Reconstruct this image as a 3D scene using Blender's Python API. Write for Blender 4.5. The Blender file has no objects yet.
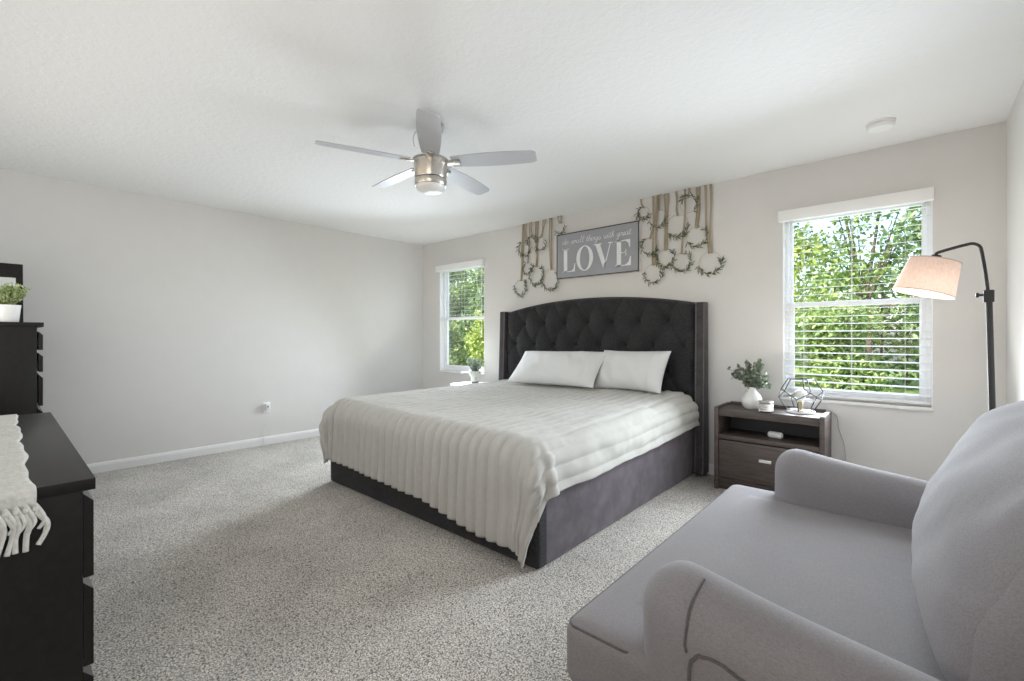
import bpy, bmesh, math, random
from mathutils import Vector, Matrix, noise
random.seed(7)
PI = math.pi
S = bpy.context.scene
COL = S.collection

# ------------------------------------------------------------------ camera
cam_d = bpy.data.cameras.new('camera')
cam = bpy.data.objects.new('camera', cam_d)
COL.objects.link(cam)
cam_d.sensor_width = 36.0
cam_d.lens = 454.0 / 1024.0 * 36.0
cam_d.shift_y = -(340.5 - 336.5) / 1024.0
cam_d.clip_start = 0.02
cam.location = (0, 0, 1.158)
cam.rotation_euler = (PI / 2, 0, math.radians(41.5))
S.camera = cam

# ------------------------------------------------------------------ world, sun, daylight, fill lamps, exposure
w = bpy.data.worlds.new('sky')
S.world = w
w.use_nodes = True
wn = w.node_tree
bg = wn.nodes['Background']
sky = wn.nodes.new('ShaderNodeTexSky')
sky.sky_type = 'NISHITA'
sky.sun_disc = False
sky.sun_elevation = math.radians(52)
sky.sun_rotation = math.radians(200)
sky.air_density = 1.0
sky.dust_density = 2.5
wn.links.new(sky.outputs[0], bg.inputs[0])
bg.inputs[1].default_value = 0.42

def lamp(name, kind, loc, rot, energy, color, size=None, size_y=None, **kw):
    d = bpy.data.lights.new(name, kind)
    d.energy = energy
    d.color = color
    if kind == 'AREA':
        d.shape = 'RECTANGLE' if size_y else 'SQUARE'
        d.size = size
        if size_y: d.size_y = size_y
    if kind in ('POINT', 'SPOT') and size: d.shadow_soft_size = size
    for k, v in kw.items(): setattr(d, k, v)
    o = bpy.data.objects.new(name, d)
    o.location = loc
    o.rotation_euler = rot
    COL.objects.link(o)
    return o

lamp('sun', 'SUN', (0, -3, 9), (math.radians(42), 0, math.radians(-22)), 7.0, (1.0, 0.93, 0.80), angle=0.02)
# area lamps standing in for daylight at the two windows of the headboard wall
for nm, x, e, turn, g, k in (('left', -4.39, 41, 30, 6.0, 2.5), ('right', -0.33, 33, -8, 7.0, 5)):
    lamp('daylight_window_' + nm, 'AREA', (x, 3.76, 1.24), (math.radians(-74), 0, math.radians(turn)), e, (0.82, 0.91, 1.0), 0.80, 1.20, spread=math.radians(135))
    lamp('ceiling_fill_window_' + nm, 'AREA', (x, 3.74, .82), (math.radians(-130), 0, math.radians(turn)), g, (0.97, 1.0, 0.96), 0.80, 0.60)  # added uplight inside the room, stands in for light off the ground
    lamp('skylight_on_window_' + nm, 'AREA', (x, 4.13, 1.40), (-PI / 2, 0, 0), k, (0.88, 0.94, 1.0), 0.84, 1.38)
lamp('rear_fill_wide', 'AREA', (-3.0, -0.36, 1.30), (math.radians(118), 0, 0), 11, (1.0, 0.94, 0.87), 2.6, 0.6)  # added fill behind the camera, tilted up to brighten the ceiling
lamp('rear_fill_small', 'AREA', (-0.55, -0.36, 1.55), (math.radians(96), 0, math.radians(50)), 5, (1.0, 0.91, 0.80), 1.2, 0.8, spread=math.radians(130))  # added fill behind the camera, turned towards the left wall
lamp('rear_warm_fill', 'AREA', (-0.25, -0.37, 1.15), (math.radians(88), 0, 0), 2.2, (1.0, 0.60, 0.34), 0.5, 0.5)  # added warm fill behind the camera for the near sofa arm

S.view_settings.view_transform = 'Standard'
S.view_settings.look = 'None'
S.view_settings.gamma = 1.0
S.view_settings.use_curve_mapping = False
S.view_settings.exposure = 0.32
S.cycles.use_denoising = True
S.cycles.max_bounces = 10
S.cycles.diffuse_bounces = 6
S.cycles.transparent_max_bounces = 16
S.cycles.sample_clamp_indirect = 6.0
S.cycles.caustics_reflective = False
S.cycles.caustics_refractive = False

# ------------------------------------------------------------------ helpers: materials
def new_mat(name):
    m = bpy.data.materials.new(name)
    m.use_nodes = True
    return m, m.node_tree, m.node_tree.nodes['Principled BSDF']

def coords(nt, scale=(1, 1, 1)):
    tc = nt.nodes.new('ShaderNodeTexCoord')
    mp = nt.nodes.new('ShaderNodeMapping')
    mp.inputs['Scale'].default_value = scale
    nt.links.new(tc.outputs['Object'], mp.inputs[0])
    return mp.outputs[0]

def ramp(nt, fac, stops):
    r = nt.nodes.new('ShaderNodeValToRGB')
    r.color_ramp.elements[0].position = stops[0][0]
    r.color_ramp.elements[0].color = (*stops[0][1], 1)
    r.color_ramp.elements[1].position = stops[-1][0]
    r.color_ramp.elements[1].color = (*stops[-1][1], 1)
    for p, c in stops[1:-1]:
        e = r.color_ramp.elements.new(p)
        e.color = (*c, 1)
    nt.links.new(fac, r.inputs[0])
    return r.outputs[0]

def noise_node(nt, vec, scale, detail=3, rough=0.55):
    n = nt.nodes.new('ShaderNodeTexNoise')
    n.inputs['Scale'].default_value = scale
    n.inputs['Detail'].default_value = detail
    n.inputs['Roughness'].default_value = rough
    nt.links.new(vec, n.inputs['Vector'])
    return n.outputs['Fac']

def bump(nt, b, height, strength, dist, prev=None):
    n = nt.nodes.new('ShaderNodeBump')
    n.inputs['Strength'].default_value = strength
    n.inputs['Distance'].default_value = dist
    nt.links.new(height, n.inputs['Height'])
    if prev is not None: nt.links.new(prev, n.inputs['Normal'])
    nt.links.new(n.outputs[0], b.inputs['Normal'])
    return n.outputs[0]

def simple(name, col, rough=0.5, metal=0.0, var=0.0, vscale=8, bscale=None, bstr=0.2, bdist=0.002, sheen=0.0, stretch=(1, 1, 1), spec=0.5):
    m, nt, b = new_mat(name)
    b.inputs['Roughness'].default_value = rough
    b.inputs['Metallic'].default_value = metal
    b.inputs['Specular IOR Level'].default_value = spec
    if sheen:
        b.inputs['Sheen Weight'].default_value = sheen
        b.inputs['Sheen Roughness'].default_value = 0.4
    v = coords(nt, stretch)
    lo = tuple(c * (1 - var) for c in col)
    hi = tuple(min(1, c * (1 + var)) for c in col)
    nt.links.new(ramp(nt, noise_node(nt, v, vscale), [(0.3, lo), (0.7, hi)]), b.inputs['Base Color'])
    if bscale:
        bump(nt, b, noise_node(nt, v, bscale), bstr, bdist)
    return m

M = {}
M['wall'] = simple('wall_paint', (0.715, 0.702, 0.683), 0.85, var=0.01, bscale=90, bstr=0.12, bdist=0.002, spec=0.2)
M['trim'] = simple('white_trim', (0.82, 0.82, 0.81), 0.4, var=0.01)
M['vinyl'] = simple('white_vinyl', (0.92, 0.93, 0.94), 0.35, var=0.01)
M['slat'] = simple('white_slat', (0.91, 0.91, 0.91), 0.45, var=0.01)
M['marble'] = simple('white_marble', (0.84, 0.83, 0.81), 0.25, var=0.05, vscale=14)

def ceiling_mat():
    m, nt, b = new_mat('ceiling_texture')
    b.inputs['Base Color'].default_value = (0.80, 0.80, 0.79, 1)
    b.inputs['Roughness'].default_value = 0.9
    b.inputs['Specular IOR Level'].default_value = 0.1
    v = coords(nt)
    n1 = noise_node(nt, v, 26, 5, 0.6)
    h = ramp(nt, n1, [(0.42, (0, 0, 0)), (0.60, (1, 1, 1))])
    bump(nt, b, h, 0.22, 0.005)
    return m
M['ceiling'] = ceiling_mat()

def carpet_mat():
    m, nt, b = new_mat('carpet')
    b.inputs['Roughness'].default_value = 0.95
    b.inputs['Specular IOR Level'].default_value = 0.05
    b.inputs['Sheen Weight'].default_value = 0.15
    v = coords(nt)
    fine = noise_node(nt, v, 125, 4, 0.75)
    big = noise_node(nt, v, 2.2, 3, 0.5)
    vor = nt.nodes.new('ShaderNodeTexVoronoi')
    vor.inputs['Scale'].default_value = 170
    vor.inputs['Randomness'].default_value = 1.0
    wv = nt.nodes.new('ShaderNodeVectorMath'); wv.operation = 'ADD'
    wn_ = nt.nodes.new('ShaderNodeTexNoise'); wn_.inputs['Scale'].default_value = 60; wn_.inputs['Detail'].default_value = 3
    nt.links.new(v, wn_.inputs['Vector'])
    sc = nt.nodes.new('ShaderNodeVectorMath'); sc.operation = 'SCALE'; sc.inputs['Scale'].default_value = .02
    nt.links.new(wn_.outputs['Color'], sc.inputs[0])
    nt.links.new(v, wv.inputs[0]); nt.links.new(sc.outputs[0], wv.inputs[1])
    nt.links.new(wv.outputs[0], vor.inputs['Vector'])
    tuft = nt.nodes.new('ShaderNodeMath'); tuft.operation = 'MULTIPLY_ADD'
    tuft.inputs[1].default_value = -.55; tuft.inputs[2].default_value = .62
    nt.links.new(vor.outputs['Distance'], tuft.inputs[0])
    half = nt.nodes.new('ShaderNodeMix'); half.data_type = 'FLOAT'; half.inputs[0].default_value = .5
    nt.links.new(tuft.outputs[0], half.inputs[2]); nt.links.new(fine, half.inputs[3])
    fine = half.outputs[0]
    c1 = ramp(nt, fine, [(0.31, (0.12, 0.110, 0.096)), (0.395, (0.37, 0.346, 0.312)), (0.50, (0.84, 0.80, 0.74))])
    c2 = ramp(nt, big, [(0.35, (0.80, 0.80, 0.80)), (0.62, (1.0, 1.0, 1.0))])
    mix = nt.nodes.new('ShaderNodeMix')
    mix.data_type = 'RGBA'
    mix.blend_type = 'MULTIPLY'
    mix.inputs[0].default_value = 1.0
    nt.links.new(c1, mix.inputs[6])
    nt.links.new(c2, mix.inputs[7])
    nt.links.new(mix.outputs[2], b.inputs['Base Color'])
    # rows left by the vacuum cleaner
    v2 = coords(nt, (1, 1, 1))
    mid = noise_node(nt, v2, 7, 3, 0.6)
    p = bump(nt, b, mid, 0.35, 0.03)
    bump(nt, b, fine, 0.7, 0.006, p)
    return m
M['carpet'] = carpet_mat()

def fabric_mat(name, c1, c2, scale=300, rough=0.9, sheen=0.25, bstr=0.25, blot=0.06):
    m, nt, b = new_mat(name)
    b.inputs['Roughness'].default_value = rough
    b.inputs['Specular IOR Level'].default_value = 0.15
    b.inputs['Sheen Weight'].default_value = sheen
    b.inputs['Sheen Roughness'].default_value = 0.5
    va = coords(nt, (1, 0.3, 1))
    vb = coords(nt, (0.3, 1, 0.6))
    na = noise_node(nt, va, scale, 2, 0.6)
    nb = noise_node(nt, vb, scale, 2, 0.6)
    add = nt.nodes.new('ShaderNodeMath')
    add.operation = 'ADD'
    nt.links.new(na, add.inputs[0])
    nt.links.new(nb, add.inputs[1])
    half = nt.nodes.new('ShaderNodeMath')
    half.operation = 'MULTIPLY'
    half.inputs[1].default_value = 0.5
    nt.links.new(add.outputs[0], half.inputs[0])
    c = ramp(nt, half.outputs[0], [(0.38, c1), (0.62, c2)])
    big = noise_node(nt, coords(nt), 5, 3, 0.5)
    cb = ramp(nt, big, [(0.3, (1 - blot,) * 3), (0.7, (1, 1, 1))])
    mix = nt.nodes.new('ShaderNodeMix')
    mix.data_type = 'RGBA'
    mix.blend_type = 'MULTIPLY'
    mix.inputs[0].default_value = 1.0
    nt.links.new(c, mix.inputs[6])
    nt.links.new(cb, mix.inputs[7])
    nt.links.new(mix.outputs[2], b.inputs['Base Color'])
    bump(nt, b, half.outputs[0], bstr, 0.002)
    return m
M['sofa'] = fabric_mat('grey_linen', (0.238, 0.226, 0.231), (0.295, 0.281, 0.290), 420, sheen=0.1)
M['sofa_pipe'] = fabric_mat('grey_linen_piping', (0.10, 0.096, 0.098), (0.15, 0.145, 0.147), 260)
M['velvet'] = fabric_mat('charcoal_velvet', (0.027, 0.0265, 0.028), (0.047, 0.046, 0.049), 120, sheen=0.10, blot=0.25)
M['velvet_base_lit'] = simple('plum_charcoal_velvet_lit', (0.120, 0.104, 0.117), 0.9, var=.22, vscale=9, bscale=300, bstr=.15, bdist=.001, sheen=.25, spec=.1)  # bed velvet made lighter, window light on the rails put into its colour
M['velvet_wing_lit'] = simple('charcoal_velvet_wing_lit', (0.072, 0.064, 0.068), 0.9, var=.2, vscale=9, bscale=300, bstr=.15, bdist=.001, sheen=.2, spec=.1)  # lighter copy of the headboard velvet, light on the wings is in the colour
M['velvet_trim'] = fabric_mat('velvet_piping', (0.10, 0.092, 0.09), (0.16, 0.15, 0.147), 120, sheen=0.3)
M['blanket'] = simple('cream_faux_fur', (0.50, 0.49, 0.455), 0.95, var=0.03, vscale=30, bscale=240, bstr=0.5, bdist=0.004, sheen=0.3, spec=0.1)
M['pillow'] = simple('white_cotton', (0.70, 0.70, 0.695), 0.9, var=0.01, bscale=60, bstr=0.1, bdist=0.003, sheen=0.1, spec=0.1)
M['mattress'] = simple('mattress_ticking', (0.7, 0.7, 0.69), 0.9, var=0.02)
M['black_wood'] = simple('black_brown_wood', (0.0105, 0.0088, 0.0082), 0.36, var=0.25, vscale=5, stretch=(1, 8, 8), bscale=60, bstr=0.06, spec=0.30)
M['foot_black'] = simple('black_plastic', (0.012, 0.012, 0.012), 0.5, var=0.1)
M['black_metal'] = simple('black_metal', (0.016, 0.015, 0.015), 0.55, 0.0, var=0.1)
M['nickel'] = simple('brushed_nickel', (0.56, 0.53, 0.49), 0.28, 1.0, var=0.05, vscale=20, stretch=(1, 1, 30))
M['silver'] = simple('satin_silver', (0.78, 0.77, 0.75), 0.3, 1.0, var=0.03)
M['blade'] = simple('silver_grey_blade', (0.46, 0.47, 0.49), 0.45, 0.0, var=0.03)
M['ceramic'] = simple('white_ceramic', (0.82, 0.81, 0.79), 0.35, var=0.02)
M['celadon'] = simple('pale_green_ceramic', (0.60, 0.63, 0.56), 0.4, var=0.03)
M['white_plastic'] = simple('white_plastic', (0.84, 0.84, 0.83), 0.4, var=0.01)
M['dark_plastic'] = simple('dark_plastic', (0.05, 0.05, 0.05), 0.5, var=0.05)
M['brass'] = simple('aged_brass', (0.42, 0.36, 0.22), 0.35, 1.0, var=0.1)
M['sign_grey'] = simple('sign_grey', (0.345, 0.356, 0.382), 0.7, var=0.03, vscale=3)
M['sign_white'] = simple('sign_white_print', (0.80, 0.81, 0.82), 0.7, var=0.01)
M['sign_edge'] = simple('sign_black_edge', (0.04, 0.04, 0.04), 0.5, var=0.1)
M['sign_side'] = simple('sign_cream_side', (0.70, 0.68, 0.63), 0.7, var=0.03)
M['ribbon'] = simple('tan_ribbon', (0.38, 0.315, 0.22), 0.75, var=0.15, vscale=10, sheen=0.2)
M['wire'] = simple('gold_hoop_wire', (0.50, 0.43, 0.30), 0.4, 0.7, var=0.1)
M['knit'] = simple('cream_cotton_knit', (0.54, 0.53, 0.49), 0.95, var=0.12, vscale=70, bscale=120, bstr=0.6, bdist=0.004)
M['soil'] = simple('potting_soil', (0.05, 0.04, 0.03), 0.95, var=0.3, vscale=60)
M['grey_label'] = simple('label_print', (0.22, 0.21, 0.20), 0.7, var=0.05)
M['wax_label'] = simple('pale_label', (0.64, 0.62, 0.59), 0.6, var=0.04, vscale=30)
M['cord'] = simple('clear_cord', (0.42, 0.40, 0.37), 0.5, var=0.05)
M['bark'] = simple('bark', (0.16, 0.12, 0.09), 0.9, var=0.3, vscale=12, bscale=30, bstr=0.5, bdist=0.02)
M['lawn'] = simple('lawn', (0.13, 0.20, 0.05), 0.95, var=0.35, vscale=14, bscale=60, bstr=0.6, bdist=0.03)

def wood_mat():
    m, nt, b = new_mat('grey_brown_wood')
    b.inputs['Roughness'].default_value = 0.5
    v = coords(nt, (2.2, 9, 26))
    n = noise_node(nt, v, 3.2, 5, 0.65)
    nt.links.new(ramp(nt, n, [(0.3, (0.050, 0.037, 0.032)), (0.55, (0.093, 0.071, 0.062)), (0.75, (0.135, 0.107, 0.095))]), b.inputs['Base Color'])
    bump(nt, b, n, 0.1, 0.002)
    return m
M['wood'] = wood_mat()

def leaf_mat(name, stops, trans=0.35, rough=0.5):
    m, nt, b = new_mat(name)
    out = nt.nodes['Material Output']
    g = nt.nodes.new('ShaderNodeNewGeometry')
    c = ramp(nt, g.outputs['Random Per Island'], stops)
    nt.links.new(c, b.inputs['Base Color'])
    b.inputs['Roughness'].default_value = rough
    t = nt.nodes.new('ShaderNodeBsdfTranslucent')
    nt.links.new(c, t.inputs[0])
    mx = nt.nodes.new('ShaderNodeMixShader')
    mx.inputs[0].default_value = trans
    nt.links.new(b.outputs[0], mx.inputs[1])
    nt.links.new(t.outputs[0], mx.inputs[2])
    nt.links.new(mx.outputs[0], out.inputs[0])
    return m
M['leaf_tree'] = leaf_mat('tree_leaves', [(0.0, (0.10, 0.20, 0.05)), (0.5, (0.24, 0.36, 0.11)), (1.0, (0.50, 0.58, 0.24))])
M['leaf_dark'] = leaf_mat('dark_leaves', [(0.0, (0.06, 0.13, 0.05)), (0.5, (0.15, 0.25, 0.10)), (1.0, (0.42, 0.52, 0.27))])
M['leaf_yellow'] = leaf_mat('yellow_green_leaves', [(0.0, (0.17, 0.27, 0.05)), (0.5, (0.36, 0.48, 0.11)), (1.0, (0.64, 0.68, 0.26))])
M['leaf_palm'] = leaf_mat('palm_leaves', [(0.0, (0.20, 0.30, 0.09)), (0.5, (0.38, 0.48, 0.16)), (1.0, (0.60, 0.64, 0.30))])
M['eucalyptus'] = leaf_mat('eucalyptus_leaves', [(0.0, (0.10, 0.13, 0.09)), (0.5, (0.21, 0.25, 0.18)), (1.0, (0.36, 0.39, 0.31))], 0.15)
M['boxwood'] = leaf_mat('boxwood_leaves', [(0.0, (0.13, 0.19, 0.05)), (0.6, (0.36, 0.44, 0.17)), (1.0, (0.66, 0.69, 0.45))], 0.25)
M['olive'] = leaf_mat('olive_sprig_leaves', [(0.0, (0.07, 0.085, 0.045)), (0.6, (0.13, 0.145, 0.08)), (1.0, (0.22, 0.23, 0.14))], 0.1)
M['sage'] = leaf_mat('sage_leaves', [(0.0, (0.14, 0.19, 0.14)), (0.6, (0.26, 0.32, 0.24)), (1.0, (0.33, 0.37, 0.29))], 0.15)

def glass_mat(name, tint=(1, 1, 1), refl=0.06):
    m, nt, b = new_mat(name)
    out = nt.nodes['Material Output']
    tr = nt.nodes.new('ShaderNodeBsdfTransparent')
    tr.inputs[0].default_value = (*tint, 1)
    gl = nt.nodes.new('ShaderNodeBsdfGlossy')
    gl.inputs['Roughness'].default_value = 0.02
    lw = nt.nodes.new('ShaderNodeLayerWeight')
    lw.inputs[0].default_value = 0.25
    mul = nt.nodes.new('ShaderNodeMath')
    mul.operation = 'MULTIPLY'
    mul.inputs[1].default_value = refl * 4
    nt.links.new(lw.outputs['Fresnel'], mul.inputs[0])
    mx = nt.nodes.new('ShaderNodeMixShader')
    nt.links.new(mul.outputs[0], mx.inputs[0])
    nt.links.new(tr.outputs[0], mx.inputs[1])
    nt.links.new(gl.outputs[0], mx.inputs[2])
    nt.links.new(mx.outputs[0], out.inputs[0])
    nt.nodes.remove(b)
    return m
M['glass'] = glass_mat('window_glass')
M['jar_glass'] = glass_mat('jar_glass', (0.93, 0.95, 0.94), 0.12)
M['mirror'] = simple('mirror_glass', (0.8, 0.82, 0.82), 0.03, 1.0, var=0.0)

def shade_mat():
    m, nt, b = new_mat('blush_linen_shade')
    out = nt.nodes['Material Output']
    v = coords(nt, (1, 1, 0.3))
    c = ramp(nt, noise_node(nt, v, 180, 2), [(0.3, (0.66, 0.50, 0.42)), (0.7, (0.78, 0.61, 0.52))])
    nt.links.new(c, b.inputs['Base Color'])
    b.inputs['Roughness'].default_value = 0.9
    t = nt.nodes.new('ShaderNodeBsdfTranslucent')
    nt.links.new(c, t.inputs[0])
    mx = nt.nodes.new('ShaderNodeMixShader')
    mx.inputs[0].default_value = 0.14
    nt.links.new(b.outputs[0], mx.inputs[1])
    nt.links.new(t.outputs[0], mx.inputs[2])
    nt.links.new(mx.outputs[0], out.inputs[0])
    return m
M['shade'] = shade_mat()

def emit_mat(name, col, e, base=(0.8, 0.8, 0.78)):
    m, nt, b = new_mat(name)
    b.inputs['Base Color'].default_value = (*base, 1)
    b.inputs['Roughness'].default_value = 0.35
    b.inputs['Emission Color'].default_value = (*col, 1)
    b.inputs['Emission Strength'].default_value = e
    return m
M['bulb_on'] = emit_mat('warm_bulb', (1.0, 0.90, 0.78), .8)
M['opal'] = simple('opal_glass', (0.80, 0.80, 0.78), 0.3, var=0.01)

# ------------------------------------------------------------------ helpers: meshes
def world_loc(o):
    v = Vector((0, 0, 0))
    while o is not None:
        v += o.location
        o = o.parent
    return v

def tag(o, label=None, cat=None, group=None, kind=None):
    if label: o['label'] = label
    if cat: o['category'] = cat
    if group: o['group'] = group
    if kind: o['kind'] = kind
    return o

def thing(name, loc, label, cat, group=None):
    o = bpy.data.objects.new(name, None)
    o.empty_display_size = 0.05
    o.location = loc
    COL.objects.link(o)
    return tag(o, label, cat, group)

class MB:
    """Collects shapes in world coordinates; build() links them as ONE mesh object."""
    def __init__(s): s.v = []; s.f = []
    def add(s, vs, fs):
        n = len(s.v)
        s.v += [Vector(p) for p in vs]
        s.f += [tuple(i + n for i in q) for q in fs]
        return s
    def xf(s, mat):
        s.v = [mat @ p for p in s.v]
        return s
    def box(s, x0, x1, y0, y1, z0, z1, bev=0.0, seg=2):
        bm = bmesh.new()
        bmesh.ops.create_cube(bm, size=1.0)
        for p in bm.verts:
            p.co = Vector((x0 + (p.co.x + .5) * (x1 - x0), y0 + (p.co.y + .5) * (y1 - y0), z0 + (p.co.z + .5) * (z1 - z0)))
        if bev > 0:
            bmesh.ops.bevel(bm, geom=list(bm.edges), offset=bev, segments=seg, profile=0.5, affect='EDGES')
        bm.verts.index_update()
        s.add([p.co.copy() for p in bm.verts], [[p.index for p in f.verts] for f in bm.faces])
        bm.free()
        return s
    def grid(s, fn, nu, nv, closed_u=False):
        vs = []; fs = []
        cu = nu if closed_u else nu + 1
        for j in range(nv + 1):
            for i in range(cu):
                vs.append(fn(i / nu, j / nv))
        for j in range(nv):
            for i in range(nu):
                a = j * cu + i; b = j * cu + (i + 1) % cu
                fs.append((a, b, b + cu, a + cu))
        return s.add(vs, fs)
    def lathe(s, prof, c=(0, 0, 0), n=40, axis=None):
        """prof: (radius, z) pairs; axis: matrix applied about c."""
        vs = []; fs = []
        c = Vector(c)
        for r, z in prof:
            for i in range(n):
                a = 2 * PI * i / n
                p = Vector((r * math.cos(a), r * math.sin(a), z))
                if axis is not None: p = axis @ p
                vs.append(c + p)
        for j in range(len(prof) - 1):
            for i in range(n):
                a = j * n + i; b = j * n + (i + 1) % n
                fs.append((a, b, b + n, a + n))
        if prof[0][0] > 1e-5: fs.append(tuple(range(n)))
        if prof[-1][0] > 1e-5: fs.append(tuple(range((len(prof) - 1) * n, len(prof) * n)))
        return s.add(vs, fs)
    def tube(s, pts, r, n=8, closed=False, caps=True):
        pts = [Vector(p) for p in pts]
        m = len(pts)
        rr = r if isinstance(r, (list, tuple)) else [r] * m
        vs = []; fs = []
        up = None
        for i, p in enumerate(pts):
            if closed: t = pts[(i + 1) % m] - pts[i - 1]
            else: t = pts[min(i + 1, m - 1)] - pts[max(i - 1, 0)]
            if t.length < 1e-9: t = Vector((0, 0, 1))
            t.normalize()
            if up is None:
                up = Vector((0, 0, 1)) if abs(t.z) < 0.9 else Vector((1, 0, 0))
            x = up - t * up.dot(t)
            if x.length < 1e-6: x = t.orthogonal()
            x.normalize(); up = x
            y = t.cross(x)
            for k in range(n):
                a = 2 * PI * k / n
                vs.append(p + (x * math.cos(a) + y * math.sin(a)) * rr[i])
        for i in range(m if closed else m - 1):
            j = (i + 1) % m
            for k in range(n):
                fs.append((i * n + k, i * n + (k + 1) % n, j * n + (k + 1) % n, j * n + k))
        if caps and not closed:
            fs.append(tuple(range(n))); fs.append(tuple(range((m - 1) * n, m * n)))
        return s.add(vs, fs)
    def prism(s, poly, plane, d0, d1):
        """poly in 2-D extruded along the third axis; plane 'xy','xz','yz'."""
        def P(a, b, d):
            return {'xy': (a, b, d), 'xz': (a, d, b), 'yz': (d, a, b)}[plane]
        n = len(poly)
        vs = [P(a, b, d0) for a, b in poly] + [P(a, b, d1) for a, b in poly]
        fs = [tuple(range(n)), tuple(range(n, 2 * n))] + [(i, (i + 1) % n, n + (i + 1) % n, n + i) for i in range(n)]
        return s.add(vs, fs)
    def soft(s, c, half, r, n=14, fn=None):
        """Upholstered block: a rounded box on a dense grid, fn(p in -1..1, world) bends it."""
        c = Vector(c); hx, hy, hz = half
        r = min(r, hx, hy, hz)
        idx = {}; vs = []; fs = []
        def warp(t):          # denser towards the ends
            return math.sin(t * PI / 2)
        def vert(p):
            key = (round(p[0], 5), round(p[1], 5), round(p[2], 5))
            if key in idx: return idx[key]
            q = Vector((p[0] * hx, p[1] * hy, p[2] * hz))
            inn = Vector((max(-hx + r, min(hx - r, q.x)), max(-hy + r, min(hy - r, q.y)), max(-hz + r, min(hz - r, q.z))))
            d = q - inn
            res = inn + (d.normalized() * r if d.length > 1e-9 else d)
            if fn: res = fn(Vector(p), res)
            idx[key] = len(vs); vs.append(c + res)
            return idx[key]
        for ax in range(3):
            for sg in (-1, 1):
                o1, o2 = (ax + 1) % 3, (ax + 2) % 3
                for i in range(n):
                    for j in range(n):
                        q = []
                        for (a, b) in ((i, j), (i + 1, j), (i + 1, j + 1), (i, j + 1)):
                            p = [0, 0, 0]
                            p[ax] = sg; p[o1] = warp(2 * a / n - 1); p[o2] = warp(2 * b / n - 1)
                            q.append(vert(p))
                        fs.append(tuple(q))
        return s.add(vs, fs)
    def build(s, name, mat, parent=None, origin=None, smooth=35, rot=None):
        me = bpy.data.meshes.new(name)
        o = bpy.data.objects.new(name, me)
        base = world_loc(parent) if parent is not None else Vector(origin or (0, 0, 0))
        me.from_pydata([p - base for p in s.v], [], s.f)
        bm = bmesh.new(); bm.from_mesh(me)
        bmesh.ops.recalc_face_normals(bm, faces=list(bm.faces))
        bm.to_mesh(me); bm.free()
        me.materials.append(M[mat] if isinstance(mat, str) else mat)
        if smooth:
            me.shade_smooth()
            if smooth < 180: me.set_sharp_from_angle(angle=math.radians(smooth))
        COL.objects.link(o)
        if parent is not None: o.parent = parent
        elif origin: o.location = origin
        if rot: o.rotation_euler = rot
        return o

def spline(pts, n=8):
    """Catmull-Rom through the points."""
    P = [Vector(p) for p in pts]
    out = []
    for i in range(len(P) - 1):
        p0 = P[max(i - 1, 0)]; p1 = P[i]; p2 = P[i + 1]; p3 = P[min(i + 2, len(P) - 1)]
        for k in range(n):
            t = k / n
            out.append(0.5 * ((2 * p1) + (p2 - p0) * t + (2 * p0 - 5 * p1 + 4 * p2 - p3) * t * t + (3 * p1 - p0 - 3 * p2 + p3) * t ** 3))
    out.append(P[-1])
    return out

def copy_tree(o, parent=None):
    c = o.copy(); COL.objects.link(c)
    if parent is not None: c.parent = parent
    for ch in list(o.children): copy_tree(ch, c)
    return c

def leaf(mb, p, d, up, L, W, kind='oval'):
    """One leaf from p along d; up is the rough face normal."""
    d = Vector(d).normalized()
    side = d.cross(Vector(up))
    if side.length < 1e-4: side = d.orthogonal()
    side.normalize()
    nrm = side.cross(d)
    p = Vector(p)
    if kind == 'quad':
        mb.add([p, p + d * L * .5 + side * W * .5, p + d * L, p + d * L * .5 - side * W * .5], [(0, 1, 2, 3)])
    elif kind == 'round':
        pts = [p + d * L * .5 + (d * math.cos(a) * L * .5 + side * math.sin(a) * W * .5) + nrm * 0.08 * L * abs(math.sin(a)) for a in [2 * PI * k / 8 + PI for k in range(8)]]
        mb.add(pts, [tuple(range(8))])
    else:
        mb.add([p, p + d * L * .35 + side * W * .5 + nrm * .06 * L, p + d * L * .7 + side * W * .35 + nrm * .05 * L, p + d * L,
                p + d * L * .7 - side * W * .35 + nrm * .05 * L, p + d * L * .35 - side * W * .5 + nrm * .06 * L], [(0, 1, 2, 3), (0, 3, 4, 5)])

def rdir(zb=0.0):
    v = Vector((random.gauss(0, 1), random.gauss(0, 1), random.gauss(0, 1) + zb))
    return v.normalized()

# ------------------------------------------------------------------ the room
XL, XR, YB, YR, ZC = -5.20, 0.412, 3.97, -0.40, 2.44
WZ0, WZ1 = 0.70, 2.10
WIN = [(-4.82, -3.965), (-0.750, 0.092)]
T = 0.14                      # wall thickness

MB().box(XL - T, XR + T, YR - T, YB + T, -0.12, 0.0).build('floor', 'carpet', smooth=0)['kind'] = 'structure'
MB().box(XL - T, XR + T, YR - T, YB + T, ZC, ZC + 0.12).build('ceiling', 'ceiling', smooth=0)['kind'] = 'structure'
MB().box(XL - T, XL, YR - T, YB + T, 0, ZC).build('wall_left', 'wall', smooth=0)['kind'] = 'structure'
MB().box(XR, XR + T, YR - T, YB + T, 0, ZC).build('wall_right', 'wall', smooth=0)['kind'] = 'structure'
mb = MB()
mb.box(XL, XR, YB, YB + T, 0, WZ0).box(XL, XR, YB, YB + T, WZ1, ZC)
xs = [XL, WIN[0][0], WIN[0][1], WIN[1][0], WIN[1][1], XR]
for i in (0, 2, 4): mb.box(xs[i], xs[i + 1], YB, YB + T, WZ0, WZ1)
mb.build('wall_back', 'wall', smooth=0)['kind'] = 'structure'
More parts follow.
